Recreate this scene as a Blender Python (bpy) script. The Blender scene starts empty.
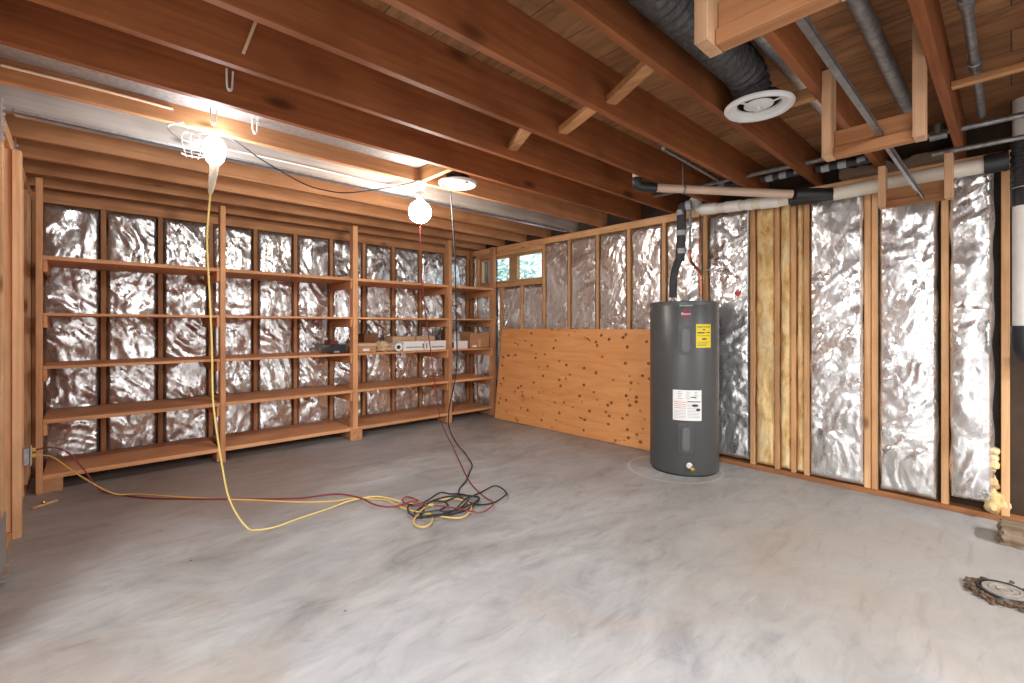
import bpy, bmesh, math, random
from mathutils import Vector, noise, Matrix

random.seed(11)
C = bpy.context.scene.collection
SC = bpy.context.scene

# ------------------------------------------------------------------ materials
def new_mat(name):
    m = bpy.data.materials.new(name); m.use_nodes = True
    nt = m.node_tree; nt.nodes.clear()
    out = nt.nodes.new('ShaderNodeOutputMaterial'); b = nt.nodes.new('ShaderNodeBsdfPrincipled')
    nt.links.new(b.outputs[0], out.inputs[0])
    return m, nt, b

def N(nt, kind, **kw):
    n = nt.nodes.new('ShaderNode' + kind)
    for k, v in kw.items(): setattr(n, k, v)
    return n

def ramp(nt, stops, interp='LINEAR'):
    r = N(nt, 'ValToRGB'); r.color_ramp.interpolation = interp
    e = r.color_ramp.elements
    while len(e) < len(stops): e.new(0.5)
    for i, (p, c) in enumerate(stops):
        e[i].position = p; e[i].color = (*c, 1) if len(c) == 3 else c
    return r

def obj_coord(nt, scale=(1, 1, 1), rnd=True):
    tc = N(nt, 'TexCoord'); mp = N(nt, 'Mapping'); mp.inputs['Scale'].default_value = scale
    if rnd:
        oi = N(nt, 'ObjectInfo'); mu = N(nt, 'Math', operation='MULTIPLY'); mu.inputs[1].default_value = 37.0
        nt.links.new(oi.outputs['Random'], mu.inputs[0])
        ad = N(nt, 'VectorMath', operation='ADD')
        nt.links.new(tc.outputs['Object'], ad.inputs[0]); nt.links.new(mu.outputs[0], ad.inputs[1])
        nt.links.new(ad.outputs[0], mp.inputs['Vector'])
    else:
        nt.links.new(tc.outputs['Object'], mp.inputs['Vector'])
    return mp.outputs[0]

def tex(nt, vec, scale, detail=3, rough=.55, dist=0.0):
    n = N(nt, 'TexNoise'); n.inputs['Scale'].default_value = scale; n.inputs['Detail'].default_value = detail
    n.inputs['Roughness'].default_value = rough; n.inputs['Distortion'].default_value = dist
    nt.links.new(vec, n.inputs['Vector']); return n.outputs['Fac']

def mix(nt, a, b, fac, mode='MIX'):
    m = N(nt, 'Mix', data_type='RGBA', blend_type=mode)
    for s, v in ((0, fac), (6, a), (7, b)):
        if hasattr(v, 'is_linked'): nt.links.new(v, m.inputs[s])
        elif s == 0: m.inputs[0].default_value = v
        else: m.inputs[s].default_value = (*v, 1)
    return m.outputs[2]

def bump(nt, b, h, strength, dist):
    n = N(nt, 'Bump'); n.inputs['Strength'].default_value = strength; n.inputs['Distance'].default_value = dist
    nt.links.new(h, n.inputs['Height']); nt.links.new(n.outputs[0], b.inputs['Normal'])

def wood(name, axis, lo, hi, knot=.045, rough=.6, vary=.35, knots=True):
    """lumber: grain stretched along axis, random knots, small board-to-board variation"""
    m, nt, b = new_mat(name)
    g = [26, 26, 26]; g[axis] = 1.3
    k = [6.5, 6.5, 6.5]; k[axis] = 2.6
    v = obj_coord(nt, g); kv = obj_coord(nt, k)
    grain = tex(nt, v, 1.0, 5, .6, .6)
    r = ramp(nt, [(.3, lo), (.68, hi)]); nt.links.new(grain, r.inputs[0])
    big = tex(nt, obj_coord(nt, (3, 3, 3)), 1.0, 2)
    col = mix(nt, r.outputs[0], tuple(c * .72 for c in lo), big)
    mx = col.node; rr = ramp(nt, [(.45, (0, 0, 0)), (.75, (.6, .6, .6))]); nt.links.new(big, rr.inputs[0]); nt.links.new(rr.outputs[0], mx.inputs[0])
    if knots:
        vo = N(nt, 'TexVoronoi'); vo.inputs['Scale'].default_value = .62; nt.links.new(kv, vo.inputs['Vector'])
        kr = ramp(nt, [(.0, (1, 1, 1)), (knot, (.8, .8, .8)), (knot * 2.3, (.0, .0, .0))]); nt.links.new(vo.outputs['Distance'], kr.inputs[0])
        col = mix(nt, col, tuple(c * .3 for c in lo), kr.outputs[0])
    oi = N(nt, 'ObjectInfo'); hs = N(nt, 'HueSaturation')
    mr = N(nt, 'MapRange'); mr.inputs['To Min'].default_value = 1 - vary / 2; mr.inputs['To Max'].default_value = 1 + vary / 2
    nt.links.new(oi.outputs['Random'], mr.inputs[0]); nt.links.new(mr.outputs[0], hs.inputs['Value'])
    nt.links.new(col, hs.inputs['Color']); nt.links.new(hs.outputs[0], b.inputs['Base Color'])
    b.inputs['Roughness'].default_value = rough; b.inputs['Specular IOR Level'].default_value = .22
    bump(nt, b, grain, .25, .004)
    return m

def plain(name, col, rough=.5, metal=0.0, nscale=0, namp=.25, bumpd=0):
    m, nt, b = new_mat(name)
    b.inputs['Roughness'].default_value = rough; b.inputs['Metallic'].default_value = metal
    if nscale:
        f = tex(nt, obj_coord(nt), nscale, 5)
        r = ramp(nt, [(.3, tuple(c * (1 - namp) for c in col)), (.7, tuple(min(1, c * (1 + namp)) for c in col))])
        nt.links.new(f, r.inputs[0]); nt.links.new(r.outputs[0], b.inputs['Base Color'])
        if bumpd: bump(nt, b, f, .6, bumpd)
    else:
        b.inputs['Base Color'].default_value = (*col, 1)
    return m

def glow(name, col, strength):
    m, nt, b = new_mat(name)
    b.inputs['Base Color'].default_value = (*col, 1)
    b.inputs['Emission Color'].default_value = (*col, 1); b.inputs['Emission Strength'].default_value = strength
    return m

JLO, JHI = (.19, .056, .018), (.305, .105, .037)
M = {}
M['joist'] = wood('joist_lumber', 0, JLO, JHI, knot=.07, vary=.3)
M['joist_y'] = wood('blocking_lumber', 1, (.38, .17, .065), (.56, .29, .13))
M['lamplit_joist'] = wood('lamplit_joist_lumber', 0, (.40, .165, .068), (.58, .29, .14), vary=.3)  # same joist wood, lamp glow worked into a lighter colour
M['grey_joist'] = wood('weathered_grey_lumber', 0, (.34, .28, .235), (.50, .445, .40), rough=.65)
SLO, SHI = (.62, .31, .135), (.82, .50, .26)
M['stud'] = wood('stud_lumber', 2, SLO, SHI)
M['stud_y'] = wood('plate_lumber', 1, SLO, SHI)
M['stud_x'] = wood('plate_lumber_long', 0, SLO, SHI)
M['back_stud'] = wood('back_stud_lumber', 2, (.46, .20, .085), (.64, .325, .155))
M['back_plate'] = wood('back_plate_lumber', 0, (.46, .20, .085), (.64, .325, .155))
M['sill'] = wood('sill_lumber', 1, (.26, .11, .045), (.40, .18, .075))
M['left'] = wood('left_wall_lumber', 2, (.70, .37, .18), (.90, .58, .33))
M['shelf'] = wood('shelf_board_lumber', 0, (.64, .29, .13), (.84, .46, .24))
M['shelf_post'] = wood('shelf_post_lumber', 2, (.62, .28, .125), (.82, .45, .235))
M['arm'] = wood('shelf_arm_lumber', 1, (.58, .26, .115), (.76, .41, .21))
M['hang_z'] = wood('hanger_upright_lumber', 2, (.46, .25, .13), (.64, .40, .24))
M['hang_y'] = wood('hanger_rail_lumber', 1, (.31, .13, .052), (.46, .215, .095))
M['steel'] = plain('dark_steel', (.22, .225, .235), .35, .9, 30, .25)
M['galv'] = plain('galvanized_sheet', (.62, .64, .66), .38, .85, 40, .18)
M['pvc'] = plain('cream_plastic_pipe', (.78, .71, .60), .35, 0, 8, .06)
M['pvcw'] = plain('white_plastic_pipe', (.82, .79, .74), .35, 0, 8, .06)
M['tan'] = plain('tan_plastic_pipe', (.62, .45, .33), .4, 0, 8, .06)
M['rubber'] = plain('black_rubber', (.018, .018, .02), .45)
M['foam'] = plain('grey_pipe_foam', (.055, .055, .06), .75, 0, 60, .3)
M['tape'] = plain('grey_tape', (.42, .44, .46), .5)
M['copper'] = plain('copper_tube', (.42, .16, .09), .35, .8, 25, .3)
M['iron'] = plain('galvanized_pipe', (.27, .265, .26), .45, .7, 25, .35)
M['white'] = plain('white_enamel', (.66, .66, .65), .35)
M['ceramic'] = plain('white_porcelain', (.75, .75, .74), .3)
M['card'] = plain('brown_cardboard', (.50, .27, .13), .8, 0, 12, .12)
M['cardl'] = plain('light_cardboard', (.66, .44, .27), .8, 0, 12, .1)
M['paperw'] = plain('white_carton', (.88, .87, .85), .6)
M['kraft'] = plain('kraft_paper', (.62, .45, .29), .8, 0, 14, .2)
M['ink'] = plain('dark_print', (.03, .03, .035), .6)
M['greyink'] = plain('grey_print', (.35, .35, .37), .6)
M['redink'] = plain('red_print', (.55, .12, .12), .6)
M['black'] = plain('black_plastic', (.015, .014, .015), .4)
M['ycord'] = plain('yellow_cord_jacket', (.78, .50, .14), .5)
M['ycord2'] = plain('pale_yellow_cord_jacket', (.80, .62, .20), .5)
M['rcord'] = plain('red_cord_jacket', (.25, .035, .035), .5)
M['bcord'] = plain('black_cord_jacket', (.02, .02, .022), .5)
M['wcable'] = plain('white_cable_jacket', (.78, .76, .72), .5)
M['brass'] = plain('brass', (.75, .52, .14), .3, .9)
M['duct'] = plain('dark_duct_jacket', (.045, .043, .042), .5, 0, 35, .6, .02)
M['window_wood'] = wood('window_lumber', 1, (.50, .27, .12), (.68, .42, .22), knots=False)
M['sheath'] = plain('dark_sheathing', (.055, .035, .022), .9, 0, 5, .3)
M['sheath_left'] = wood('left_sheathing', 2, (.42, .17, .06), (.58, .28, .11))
M['drywall'] = plain('white_drywall', (.78, .77, .75), .9, 0, 3, .03)
M['dirt'] = plain('dirt_debris', (.12, .075, .045), .95, 0, 40, .5)
M['tree_cap'] = plain('worn_cap', (.27, .235, .20), .8, 0, 30, .3)
M['oldwood'] = wood('rotten_timber', 1, (.12, .085, .055), (.28, .205, .14))
M['leaf'] = plain('shrub_leaf', (.42, .54, .44), .6, 0, 6, .5)
M['red'] = plain('red_tag', (.55, .03, .03), .4)
M['globe'] = glow('lit_globe_bulb', (1.0, .93, .84), 62)
M['led'] = glow('lit_work_lamp', (.90, .95, 1.0), 40)

def facets(nt, vec, scale):
    """tilted flat facets: each cell of a warped Voronoi is a small plane with its own slope"""
    vo = N(nt, 'TexVoronoi'); vo.inputs['Scale'].default_value = scale; nt.links.new(vec, vo.inputs['Vector'])
    d = N(nt, 'VectorMath', operation='SUBTRACT'); nt.links.new(vec, d.inputs[0]); nt.links.new(vo.outputs['Position'], d.inputs[1])
    c = N(nt, 'VectorMath', operation='SUBTRACT'); c.inputs[1].default_value = (.5, .5, .5); nt.links.new(vo.outputs['Color'], c.inputs[0])
    p = N(nt, 'VectorMath', operation='DOT_PRODUCT'); nt.links.new(d.outputs[0], p.inputs[0]); nt.links.new(c.outputs[0], p.inputs[1])
    return p.outputs['Value']

def foil_mat():
    m, nt, b = new_mat('foil_facing')
    v0 = obj_coord(nt)
    ro = N(nt, 'Mapping'); ro.inputs['Rotation'].default_value = (.6, .6, 0); ro.inputs['Scale'].default_value = (1, 1, .62); nt.links.new(v0, ro.inputs[0]); v = ro.outputs[0]
    nz = N(nt, 'TexNoise'); nz.inputs['Scale'].default_value = 6; nz.inputs['Detail'].default_value = 3; nt.links.new(v, nz.inputs['Vector'])
    c = N(nt, 'VectorMath', operation='SUBTRACT'); c.inputs[1].default_value = (.5, .5, .5); nt.links.new(nz.outputs['Color'], c.inputs[0])
    sc = N(nt, 'VectorMath', operation='SCALE'); sc.inputs['Scale'].default_value = .16; nt.links.new(c.outputs[0], sc.inputs[0])
    w = N(nt, 'VectorMath', operation='ADD'); nt.links.new(v, w.inputs[0]); nt.links.new(sc.outputs[0], w.inputs[1])
    f1 = facets(nt, w.outputs[0], 9); f2 = facets(nt, w.outputs[0], 28)
    a = N(nt, 'Math', operation='MULTIPLY_ADD'); a.inputs[1].default_value = 1.3; nt.links.new(f2, a.inputs[0]); nt.links.new(f1, a.inputs[2])
    b.inputs['Base Color'].default_value = (.85, .85, .85, 1)
    b.inputs['Metallic'].default_value = .84
    r = ramp(nt, [(.35, (.22,) * 3), (.7, (.36,) * 3)]); nt.links.new(nz.outputs['Fac'], r.inputs[0]); nt.links.new(r.outputs[0], b.inputs['Roughness'])
    bump(nt, b, a.outputs[0], 1.0, .145)
    return m
M['foil'] = foil_mat()

def fibre_mat():
    m, nt, b = new_mat('yellow_fibreglass')
    v = obj_coord(nt, (1, 1, .45))
    f = tex(nt, v, 12, 6, .65, .5)
    r = ramp(nt, [(.30, (.50, .25, .08)), (.47, (.82, .56, .24)), (.66, (.94, .78, .47))]); nt.links.new(f, r.inputs[0])
    nt.links.new(r.outputs[0], b.inputs['Base Color']); b.inputs['Roughness'].default_value = .95
    bump(nt, b, tex(nt, v, 60, 5, .7), .8, .015)
    return m
M['fibre'] = fibre_mat()

def ply_mat():
    m, nt, b = new_mat('knotty_plywood')
    tc = N(nt, 'TexCoord'); v = tc.outputs['Object']
    mp = N(nt, 'Mapping'); mp.inputs['Scale'].default_value = (8, .9, 9); nt.links.new(v, mp.inputs[0])
    g = tex(nt, mp.outputs[0], 1.6, 5, .6, 1.2)
    r = ramp(nt, [(.3, (.76, .31, .10)), (.7, (.90, .44, .17))]); nt.links.new(g, r.inputs[0])
    mk = N(nt, 'Mapping'); mk.inputs['Scale'].default_value = (0.0, 1, 1.15); nt.links.new(v, mk.inputs[0])
    vo = N(nt, 'TexVoronoi'); vo.inputs['Scale'].default_value = 10.5; nt.links.new(mk.outputs[0], vo.inputs['Vector'])
    kr = ramp(nt, [(.0, (1, 1, 1)), (.035, (.8, .8, .8)), (.10, (0, 0, 0))]); nt.links.new(vo.outputs['Distance'], kr.inputs[0])
    # only part of the cells hold a dark knot
    sep = N(nt, 'SeparateColor'); nt.links.new(vo.outputs['Color'], sep.inputs[0])
    st = ramp(nt, [(.35, (0, 0, 0)), (.95, (.8, .8, .8))]); nt.links.new(sep.outputs[0], st.inputs[0])
    mu = N(nt, 'Math', operation='MULTIPLY'); nt.links.new(kr.outputs[0], mu.inputs[0]); nt.links.new(st.outputs[0], mu.inputs[1])
    col = mix(nt, r.outputs[0], (.50, .21, .075), mu.outputs[0])
    st2 = tex(nt, mk.outputs[0], 2.2, 3)
    s2 = ramp(nt, [(.68, (0, 0, 0)), (.78, (.5, .5, .5))]); nt.links.new(st2, s2.inputs[0])
    col = mix(nt, col, (.30, .13, .06), s2.outputs[0])
    nt.links.new(col, b.inputs['Base Color']); b.inputs['Roughness'].default_value = .5
    h = ramp(nt, [(.0, (.8, .8, .8)), (.05, (1, 1, 1)), (.2, (0, 0, 0))]); nt.links.new(vo.outputs['Distance'], h.inputs[0])
    bump(nt, b, h.outputs[0], 1.0, .05)
    return m
M['ply'] = ply_mat()

def subfloor_mat():
    m, nt, b = new_mat('subfloor_plywood')
    tc = N(nt, 'TexCoord')
    br = N(nt, 'TexBrick'); br.inputs['Scale'].default_value = 1.0; br.offset = .37
    br.inputs['Brick Width'].default_value = 1.1; br.inputs['Row Height'].default_value = .235
    br.inputs['Mortar Size'].default_value = .003
    br.inputs['Color1'].default_value = (.30, .125, .045, 1); br.inputs['Color2'].default_value = (.42, .20, .08, 1)
    br.inputs['Mortar'].default_value = (.08, .035, .015, 1)
    ro = N(nt, 'Mapping'); ro.inputs['Rotation'].default_value = (0, 0, math.radians(90)); nt.links.new(tc.outputs['Object'], ro.inputs[0])
    nt.links.new(ro.outputs[0], br.inputs['Vector'])
    mp = N(nt, 'Mapping'); mp.inputs['Scale'].default_value = (6, 1.2, 6); nt.links.new(tc.outputs['Object'], mp.inputs[0])
    g = tex(nt, mp.outputs[0], 2, 5, .6, 1.5)
    r = ramp(nt, [(.3, (.45, .45, .45)), (.65, (1, 1, 1))]); nt.links.new(g, r.inputs[0])
    col = mix(nt, br.outputs['Color'], r.outputs[0], 1.0, 'MULTIPLY')
    nt.links.new(col, b.inputs['Base Color']); b.inputs['Roughness'].default_value = .75
    return m
M['subfloor'] = subfloor_mat()

def concrete_mat():
    m, nt, b = new_mat('stained_concrete')
    tc = N(nt, 'TexCoord'); v = tc.outputs['Object']
    mp = N(nt, 'Mapping'); mp.inputs['Scale'].default_value = (.75, 1.25, 1); mp.inputs['Rotation'].default_value = (0, 0, .5); nt.links.new(v, mp.inputs[0])
    a = tex(nt, mp.outputs[0], .9, 6, .62, .9)
    r = ramp(nt, [(.28, (.27, .262, .257)), (.44, (.36, .355, .35)), (.55, (.42, .42, .42)), (.72, (.48, .485, .49))]); nt.links.new(a, r.inputs[0])
    col = r.outputs[0]
    # mid-size smears and cloudy patches left by trowel and damp
    mp5 = N(nt, 'Mapping'); mp5.inputs['Scale'].default_value = (1.0, 2.1, 1); mp5.inputs['Rotation'].default_value = (0, 0, .75); nt.links.new(v, mp5.inputs[0])
    c5 = tex(nt, mp5.outputs[0], 2.3, 8, .68, 1.6)
    r5 = ramp(nt, [(.30, (.60, .61, .63)), (.43, (.88, .88, .89)), (.52, (1, 1, 1)), (.66, (1.16, 1.15, 1.13))]); nt.links.new(c5, r5.inputs[0])
    col = mix(nt, col, r5.outputs[0], .72, 'MULTIPLY')
    mp6 = N(nt, 'Mapping'); mp6.inputs['Scale'].default_value = (1.2, 7, 1); mp6.inputs['Rotation'].default_value = (0, 0, -.45); mp6.inputs['Location'].default_value = (2, 5, 0); nt.links.new(v, mp6.inputs[0])
    c6 = tex(nt, mp6.outputs[0], 3.0, 6, .7, 1.2)
    r6 = ramp(nt, [(.62, (0, 0, 0)), (.75, (.55, .55, .55))]); nt.links.new(c6, r6.inputs[0])
    col = mix(nt, col, (.62, .61, .60), r6.outputs[0])
    # bluish and mauve stains
    s = tex(nt, mp.outputs[0], .55, 4, .6, 1.4)
    sr = ramp(nt, [(.52, (0, 0, 0)), (.72, (.55, .55, .55))]); nt.links.new(s, sr.inputs[0])
    col = mix(nt, col, (.33, .35, .39), sr.outputs[0])
    mp2 = N(nt, 'Mapping'); mp2.inputs['Location'].default_value = (7, 3, 0); nt.links.new(v, mp2.inputs[0])
    s2 = tex(nt, mp2.outputs[0], .7, 4, .6, 1.0)
    sr2 = ramp(nt, [(.55, (0, 0, 0)), (.75, (.6, .6, .6))]); nt.links.new(s2, sr2.inputs[0])
    col = mix(nt, col, (.40, .30, .225), sr2.outputs[0])
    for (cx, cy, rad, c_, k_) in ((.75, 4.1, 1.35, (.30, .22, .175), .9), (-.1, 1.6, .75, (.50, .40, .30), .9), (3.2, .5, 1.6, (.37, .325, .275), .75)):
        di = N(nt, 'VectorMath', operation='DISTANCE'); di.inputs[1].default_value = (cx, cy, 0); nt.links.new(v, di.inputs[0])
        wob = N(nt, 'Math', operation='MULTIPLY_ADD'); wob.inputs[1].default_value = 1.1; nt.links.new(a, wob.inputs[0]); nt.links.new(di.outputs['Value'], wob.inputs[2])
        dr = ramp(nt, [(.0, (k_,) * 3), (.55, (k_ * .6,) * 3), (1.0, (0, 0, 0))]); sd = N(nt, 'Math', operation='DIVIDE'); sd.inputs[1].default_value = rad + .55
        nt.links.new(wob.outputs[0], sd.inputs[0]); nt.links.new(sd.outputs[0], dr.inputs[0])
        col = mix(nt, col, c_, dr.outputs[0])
    # fine scuffs
    mp3 = N(nt, 'Mapping'); mp3.inputs['Scale'].default_value = (1, 5, 1); mp3.inputs['Rotation'].default_value = (0, 0, .9); nt.links.new(v, mp3.inputs[0])
    f = tex(nt, mp3.outputs[0], 2.6, 7, .7, .6)
    fr = ramp(nt, [(.26, (.74, .73, .73)), (.46, (1, 1, 1)), (.62, (1, 1, 1)), (.74, (1.10, 1.10, 1.10))]); nt.links.new(f, fr.inputs[0])
    col = mix(nt, col, fr.outputs[0], .85, 'MULTIPLY')
    # sparse dark specks
    vo = N(nt, 'TexVoronoi'); vo.inputs['Scale'].default_value = 3.2; nt.links.new(v, vo.inputs['Vector'])
    vr = ramp(nt, [(.018, (1, 1, 1)), (.035, (0, 0, 0))]); nt.links.new(vo.outputs['Distance'], vr.inputs[0])
    col = mix(nt, col, (.13, .10, .09), vr.outputs[0])
    # pale ring left around the tank's foot
    sb = N(nt, 'VectorMath', operation='DISTANCE'); sb.inputs[1].default_value = (3.73, 1.97, 0); nt.links.new(v, sb.inputs[0])
    rr = ramp(nt, [(.36, (0, 0, 0)), (.375, (.6, .6, .6)), (.39, (.5, .5, .5)), (.40, (0, 0, 0))]); nt.links.new(sb.outputs['Value'], rr.inputs[0])
    col = mix(nt, col, (.62, .57, .50), rr.outputs[0])
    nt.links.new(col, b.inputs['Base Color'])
    rg = ramp(nt, [(.3, (.42,) * 3), (.7, (.62,) * 3)]); nt.links.new(a, rg.inputs[0]); nt.links.new(rg.outputs[0], b.inputs['Roughness'])
    bump(nt, b, f, .12, .01)
    return m
M['concrete'] = concrete_mat()

def glass_mat():
    m, nt, b = new_mat('window_glass')
    out = [n for n in nt.nodes if n.type == 'OUTPUT_MATERIAL'][0]
    t = N(nt, 'BsdfTransparent'); t.inputs[0].default_value = (.93, .96, .97, 1)
    g = N(nt, 'BsdfGlossy'); g.inputs['Roughness'].default_value = .02
    mx = N(nt, 'MixShader'); mx.inputs[0].default_value = .07
    nt.links.new(t.outputs[0], mx.inputs[1]); nt.links.new(g.outputs[0], mx.inputs[2]); nt.links.new(mx.outputs[0], out.inputs[0])
    return m
M['glass'] = glass_mat()

def tank_mat():
    m, nt, b = new_mat('grey_tank_enamel')
    b.inputs['Base Color'].default_value = (.080, .083, .083, 1); b.inputs['Roughness'].default_value = .36
    bump(nt, b, tex(nt, obj_coord(nt), 90, 3), .06, .003)
    return m
M['tank'] = tank_mat()
M['cover'] = plain('grey_cover_plate', (.13, .135, .135), .35)
M['ylabel'] = plain('yellow_label', (.85, .66, .03), .5)

# ------------------------------------------------------------------ mesh helpers (all take world coordinates)
def box(bm, x0, x1, y0, y1, z0, z1, bev=.002):
    t = bmesh.new()
    vs = [t.verts.new((x, y, z)) for x in (x0, x1) for y in (y0, y1) for z in (z0, z1)]
    for q in ((0, 1, 3, 2), (4, 6, 7, 5), (0, 4, 5, 1), (2, 3, 7, 6), (0, 2, 6, 4), (1, 5, 7, 3)): t.faces.new([vs[i] for i in q])
    if bev: bmesh.ops.bevel(t, geom=t.edges[:], offset=bev, segments=1, affect='EDGES')
    join(bm, t)

MI = 0                                # material slot given to the faces that join() adds
def join(bm, t, mat=None):
    if MI:
        for f in t.faces: f.material_index = MI
    if mat is not None: bmesh.ops.transform(t, matrix=mat, verts=t.verts[:])
    bmesh.ops.recalc_face_normals(t, faces=t.faces[:])
    me = bpy.data.meshes.new('tmp'); t.to_mesh(me); t.free(); bm.from_mesh(me); bpy.data.meshes.remove(me)

def beam(bm, p0, p1, w, h, bev=.002, up=(0, 0, 1)):
    p0, p1 = Vector(p0), Vector(p1); d = p1 - p0; L = d.length; d.normalize()
    u = Vector(up); s = d.cross(u)
    if s.length < 1e-4: s = d.cross(Vector((0, 1, 0)))
    s.normalize(); u = s.cross(d)
    t = bmesh.new(); box(t, 0, L, -w / 2, w / 2, -h / 2, h / 2, bev)
    join(bm, t, Matrix(((d.x, s.x, u.x, p0.x), (d.y, s.y, u.y, p0.y), (d.z, s.z, u.z, p0.z), (0, 0, 0, 1))))

def smooth_path(pts, n=6):
    P = [Vector(p) for p in pts]
    if len(P) < 3: return P
    P = [2 * P[0] - P[1]] + P + [2 * P[-1] - P[-2]]; out = []
    for i in range(1, len(P) - 2):
        a, b, c, d = P[i - 1:i + 3]
        for k in range(n):
            t = k / n
            out.append(.5 * ((2 * b) + (c - a) * t + (2 * a - 5 * b + 4 * c - d) * t * t + (3 * b - a - 3 * c + d) * t ** 3))
    return out + [P[-2]]

def tube(bm, pts, r, seg=12, smooth=0, radii=None, cap=True):
    P = smooth_path(pts, smooth) if smooth else [Vector(p) for p in pts]
    t = bmesh.new(); rings = []; prev = None
    for i, p in enumerate(P):
        d = (P[min(i + 1, len(P) - 1)] - P[max(i - 1, 0)]).normalized()
        if prev is None: s = d.orthogonal().normalized()
        else:
            s = prev - d * prev.dot(d)
            s = s.normalized() if s.length > 1e-5 else d.orthogonal().normalized()
        prev = s; q = d.cross(s); rr = radii[i] if radii else r
        rings.append([t.verts.new(p + (s * math.cos(2 * math.pi * k / seg) + q * math.sin(2 * math.pi * k / seg)) * rr) for k in range(seg)])
    for a, b in zip(rings, rings[1:]):
        for k in range(seg):
            f = t.faces.new((a[k], a[(k + 1) % seg], b[(k + 1) % seg], b[k])); f.smooth = True
    if cap: t.faces.new(rings[0][::-1]); t.faces.new(rings[-1])
    join(bm, t)

def lathe(bm, prof, c, seg=48, ax='z', smooth=True):
    """prof: (radius, height) list, closed at the axis when radius is 0"""
    t = bmesh.new(); rings = []
    for r, h in prof:
        if r <= 1e-6: rings.append([t.verts.new((0, 0, h))])
        else: rings.append([t.verts.new((r * math.cos(2 * math.pi * k / seg), r * math.sin(2 * math.pi * k / seg), h)) for k in range(seg)])
    for a, b in zip(rings, rings[1:]):
        if len(a) == 1 and len(b) == 1: continue
        for k in range(seg):
            k2 = (k + 1) % seg
            vs = ([a[0]] if len(a) == 1 else [a[k], a[k2]]) + ([b[0]] if len(b) == 1 else [b[k2], b[k]])
            if len(vs) > 2: f = t.faces.new(vs); f.smooth = smooth
    closed = prof[0] == prof[-1]
    if closed: bmesh.ops.remove_doubles(t, verts=t.verts[:], dist=1e-6)
    for ring, rev in ((rings[0], True), (rings[-1], False)):
        if len(ring) > 1 and not closed: t.faces.new(ring[::-1] if rev else ring)
    R = Matrix.Identity(4)
    if ax == 'x': R = Matrix.Rotation(math.pi / 2, 4, 'Y')
    if ax == 'y': R = Matrix.Rotation(-math.pi / 2, 4, 'X')
    if isinstance(ax, Vector): R = ax.to_track_quat('Z', 'Y').to_matrix().to_4x4()
    join(bm, t, Matrix.Translation(Vector(c)) @ R)

def sharp_by_angle(me, ang=.6):
    bm = bmesh.new(); bm.from_mesh(me)
    for e in bm.edges:
        if len(e.link_faces) == 2 and e.calc_face_angle(0) > ang: e.smooth = False
    bm.to_mesh(me); bm.free()

def obj(name, bm, mat, parent=None, loc=None):
    """one mesh object; vertices come in world coordinates, the origin goes to the base (or to loc)"""
    if loc is None:
        xs = [v.co for v in bm.verts]
        lo = [min(v[i] for v in xs) for i in range(3)]; hi = [max(v[i] for v in xs) for i in range(3)]
        loc = Vector(((lo[0] + hi[0]) / 2, (lo[1] + hi[1]) / 2, lo[2]))
    loc = Vector(loc)
    bmesh.ops.translate(bm, verts=bm.verts[:], vec=-loc)
    me = bpy.data.meshes.new(name); bm.to_mesh(me); bm.free()
    for m_ in (mat if isinstance(mat, (list, tuple)) else [mat]): me.materials.append(m_)
    if any(p.use_smooth for p in me.polygons): sharp_by_angle(me)
    o = bpy.data.objects.new(name, me); C.objects.link(o)
    o.location = loc
    if parent is not None:
        o.parent = parent; w = Vector((0, 0, 0)); p = parent
        while p: w += p.location; p = p.parent
        o.location = loc - w
    return o

def tag(o, label=None, cat=None, group=None, kind=None):
    if label: o['label'] = label
    if cat: o['category'] = cat
    if group: o['group'] = group
    if kind: o['kind'] = kind
    return o

def thing(name, label, cat, loc, group=None):
    o = bpy.data.objects.new(name, None); C.objects.link(o); o.location = loc; o.empty_display_size = .05
    return tag(o, label, cat, group)

def struct(name, bm, mat, label=None):
    o = obj(name, bm, mat, loc=(0, 0, 0)); o['kind'] = 'structure'
    o['label'] = label or name.replace('_', ' '); o['category'] = name.split('_')[0]
    return o

def one(name, label, cat, mat, group=None, **kw):
    pass

ORD = ['first', 'second', 'third', 'fourth', 'fifth', 'sixth', 'seventh', 'eighth', 'ninth', 'tenth', 'eleventh', 'twelfth', 'thirteenth', 'fourteenth']

# ------------------------------------------------------------------ dimensions (metres; shelves on the far wall, camera at the origin)
JZ, JH = 2.31, .235                 # joist underside and depth
TOP = JZ + JH
YB, XR, XL = 5.40, 4.20, -.29       # stud faces of the back, right and left walls
DEP = .09

# ------------------------------------------------------------------ setting
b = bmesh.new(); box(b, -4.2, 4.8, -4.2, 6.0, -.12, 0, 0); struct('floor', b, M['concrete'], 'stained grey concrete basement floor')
b = bmesh.new(); box(b, -4.2, 4.8, -4.2, 6.0, TOP, TOP + .03, 0); struct('ceiling', b, M['subfloor'], 'subfloor boards above the open joists')
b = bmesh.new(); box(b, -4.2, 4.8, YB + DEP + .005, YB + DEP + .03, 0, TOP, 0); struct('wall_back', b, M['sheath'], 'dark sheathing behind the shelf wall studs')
WY0, WY1, WZ0, WZ1 = 3.97, 5.22, 1.80, 2.175   # window opening
b = bmesh.new(); x0, x1 = XR + DEP + .005, XR + DEP + .03
box(b, x0, x1, -4.2, WY0, 0, TOP, 0); box(b, x0, x1, WY1, YB + DEP + .03, 0, TOP, 0)
box(b, x0, x1, WY0, WY1, 0, WZ0, 0); box(b, x0, x1, WY0, WY1, WZ1, TOP, 0)
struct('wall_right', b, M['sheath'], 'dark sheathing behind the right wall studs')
b = bmesh.new(); box(b, XL - DEP - .03, XL - DEP - .005, 2.3, YB + DEP, 0, TOP, 0); struct('wall_left', b, M['sheath_left'], 'wood sheathing behind the left wall studs')
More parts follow.
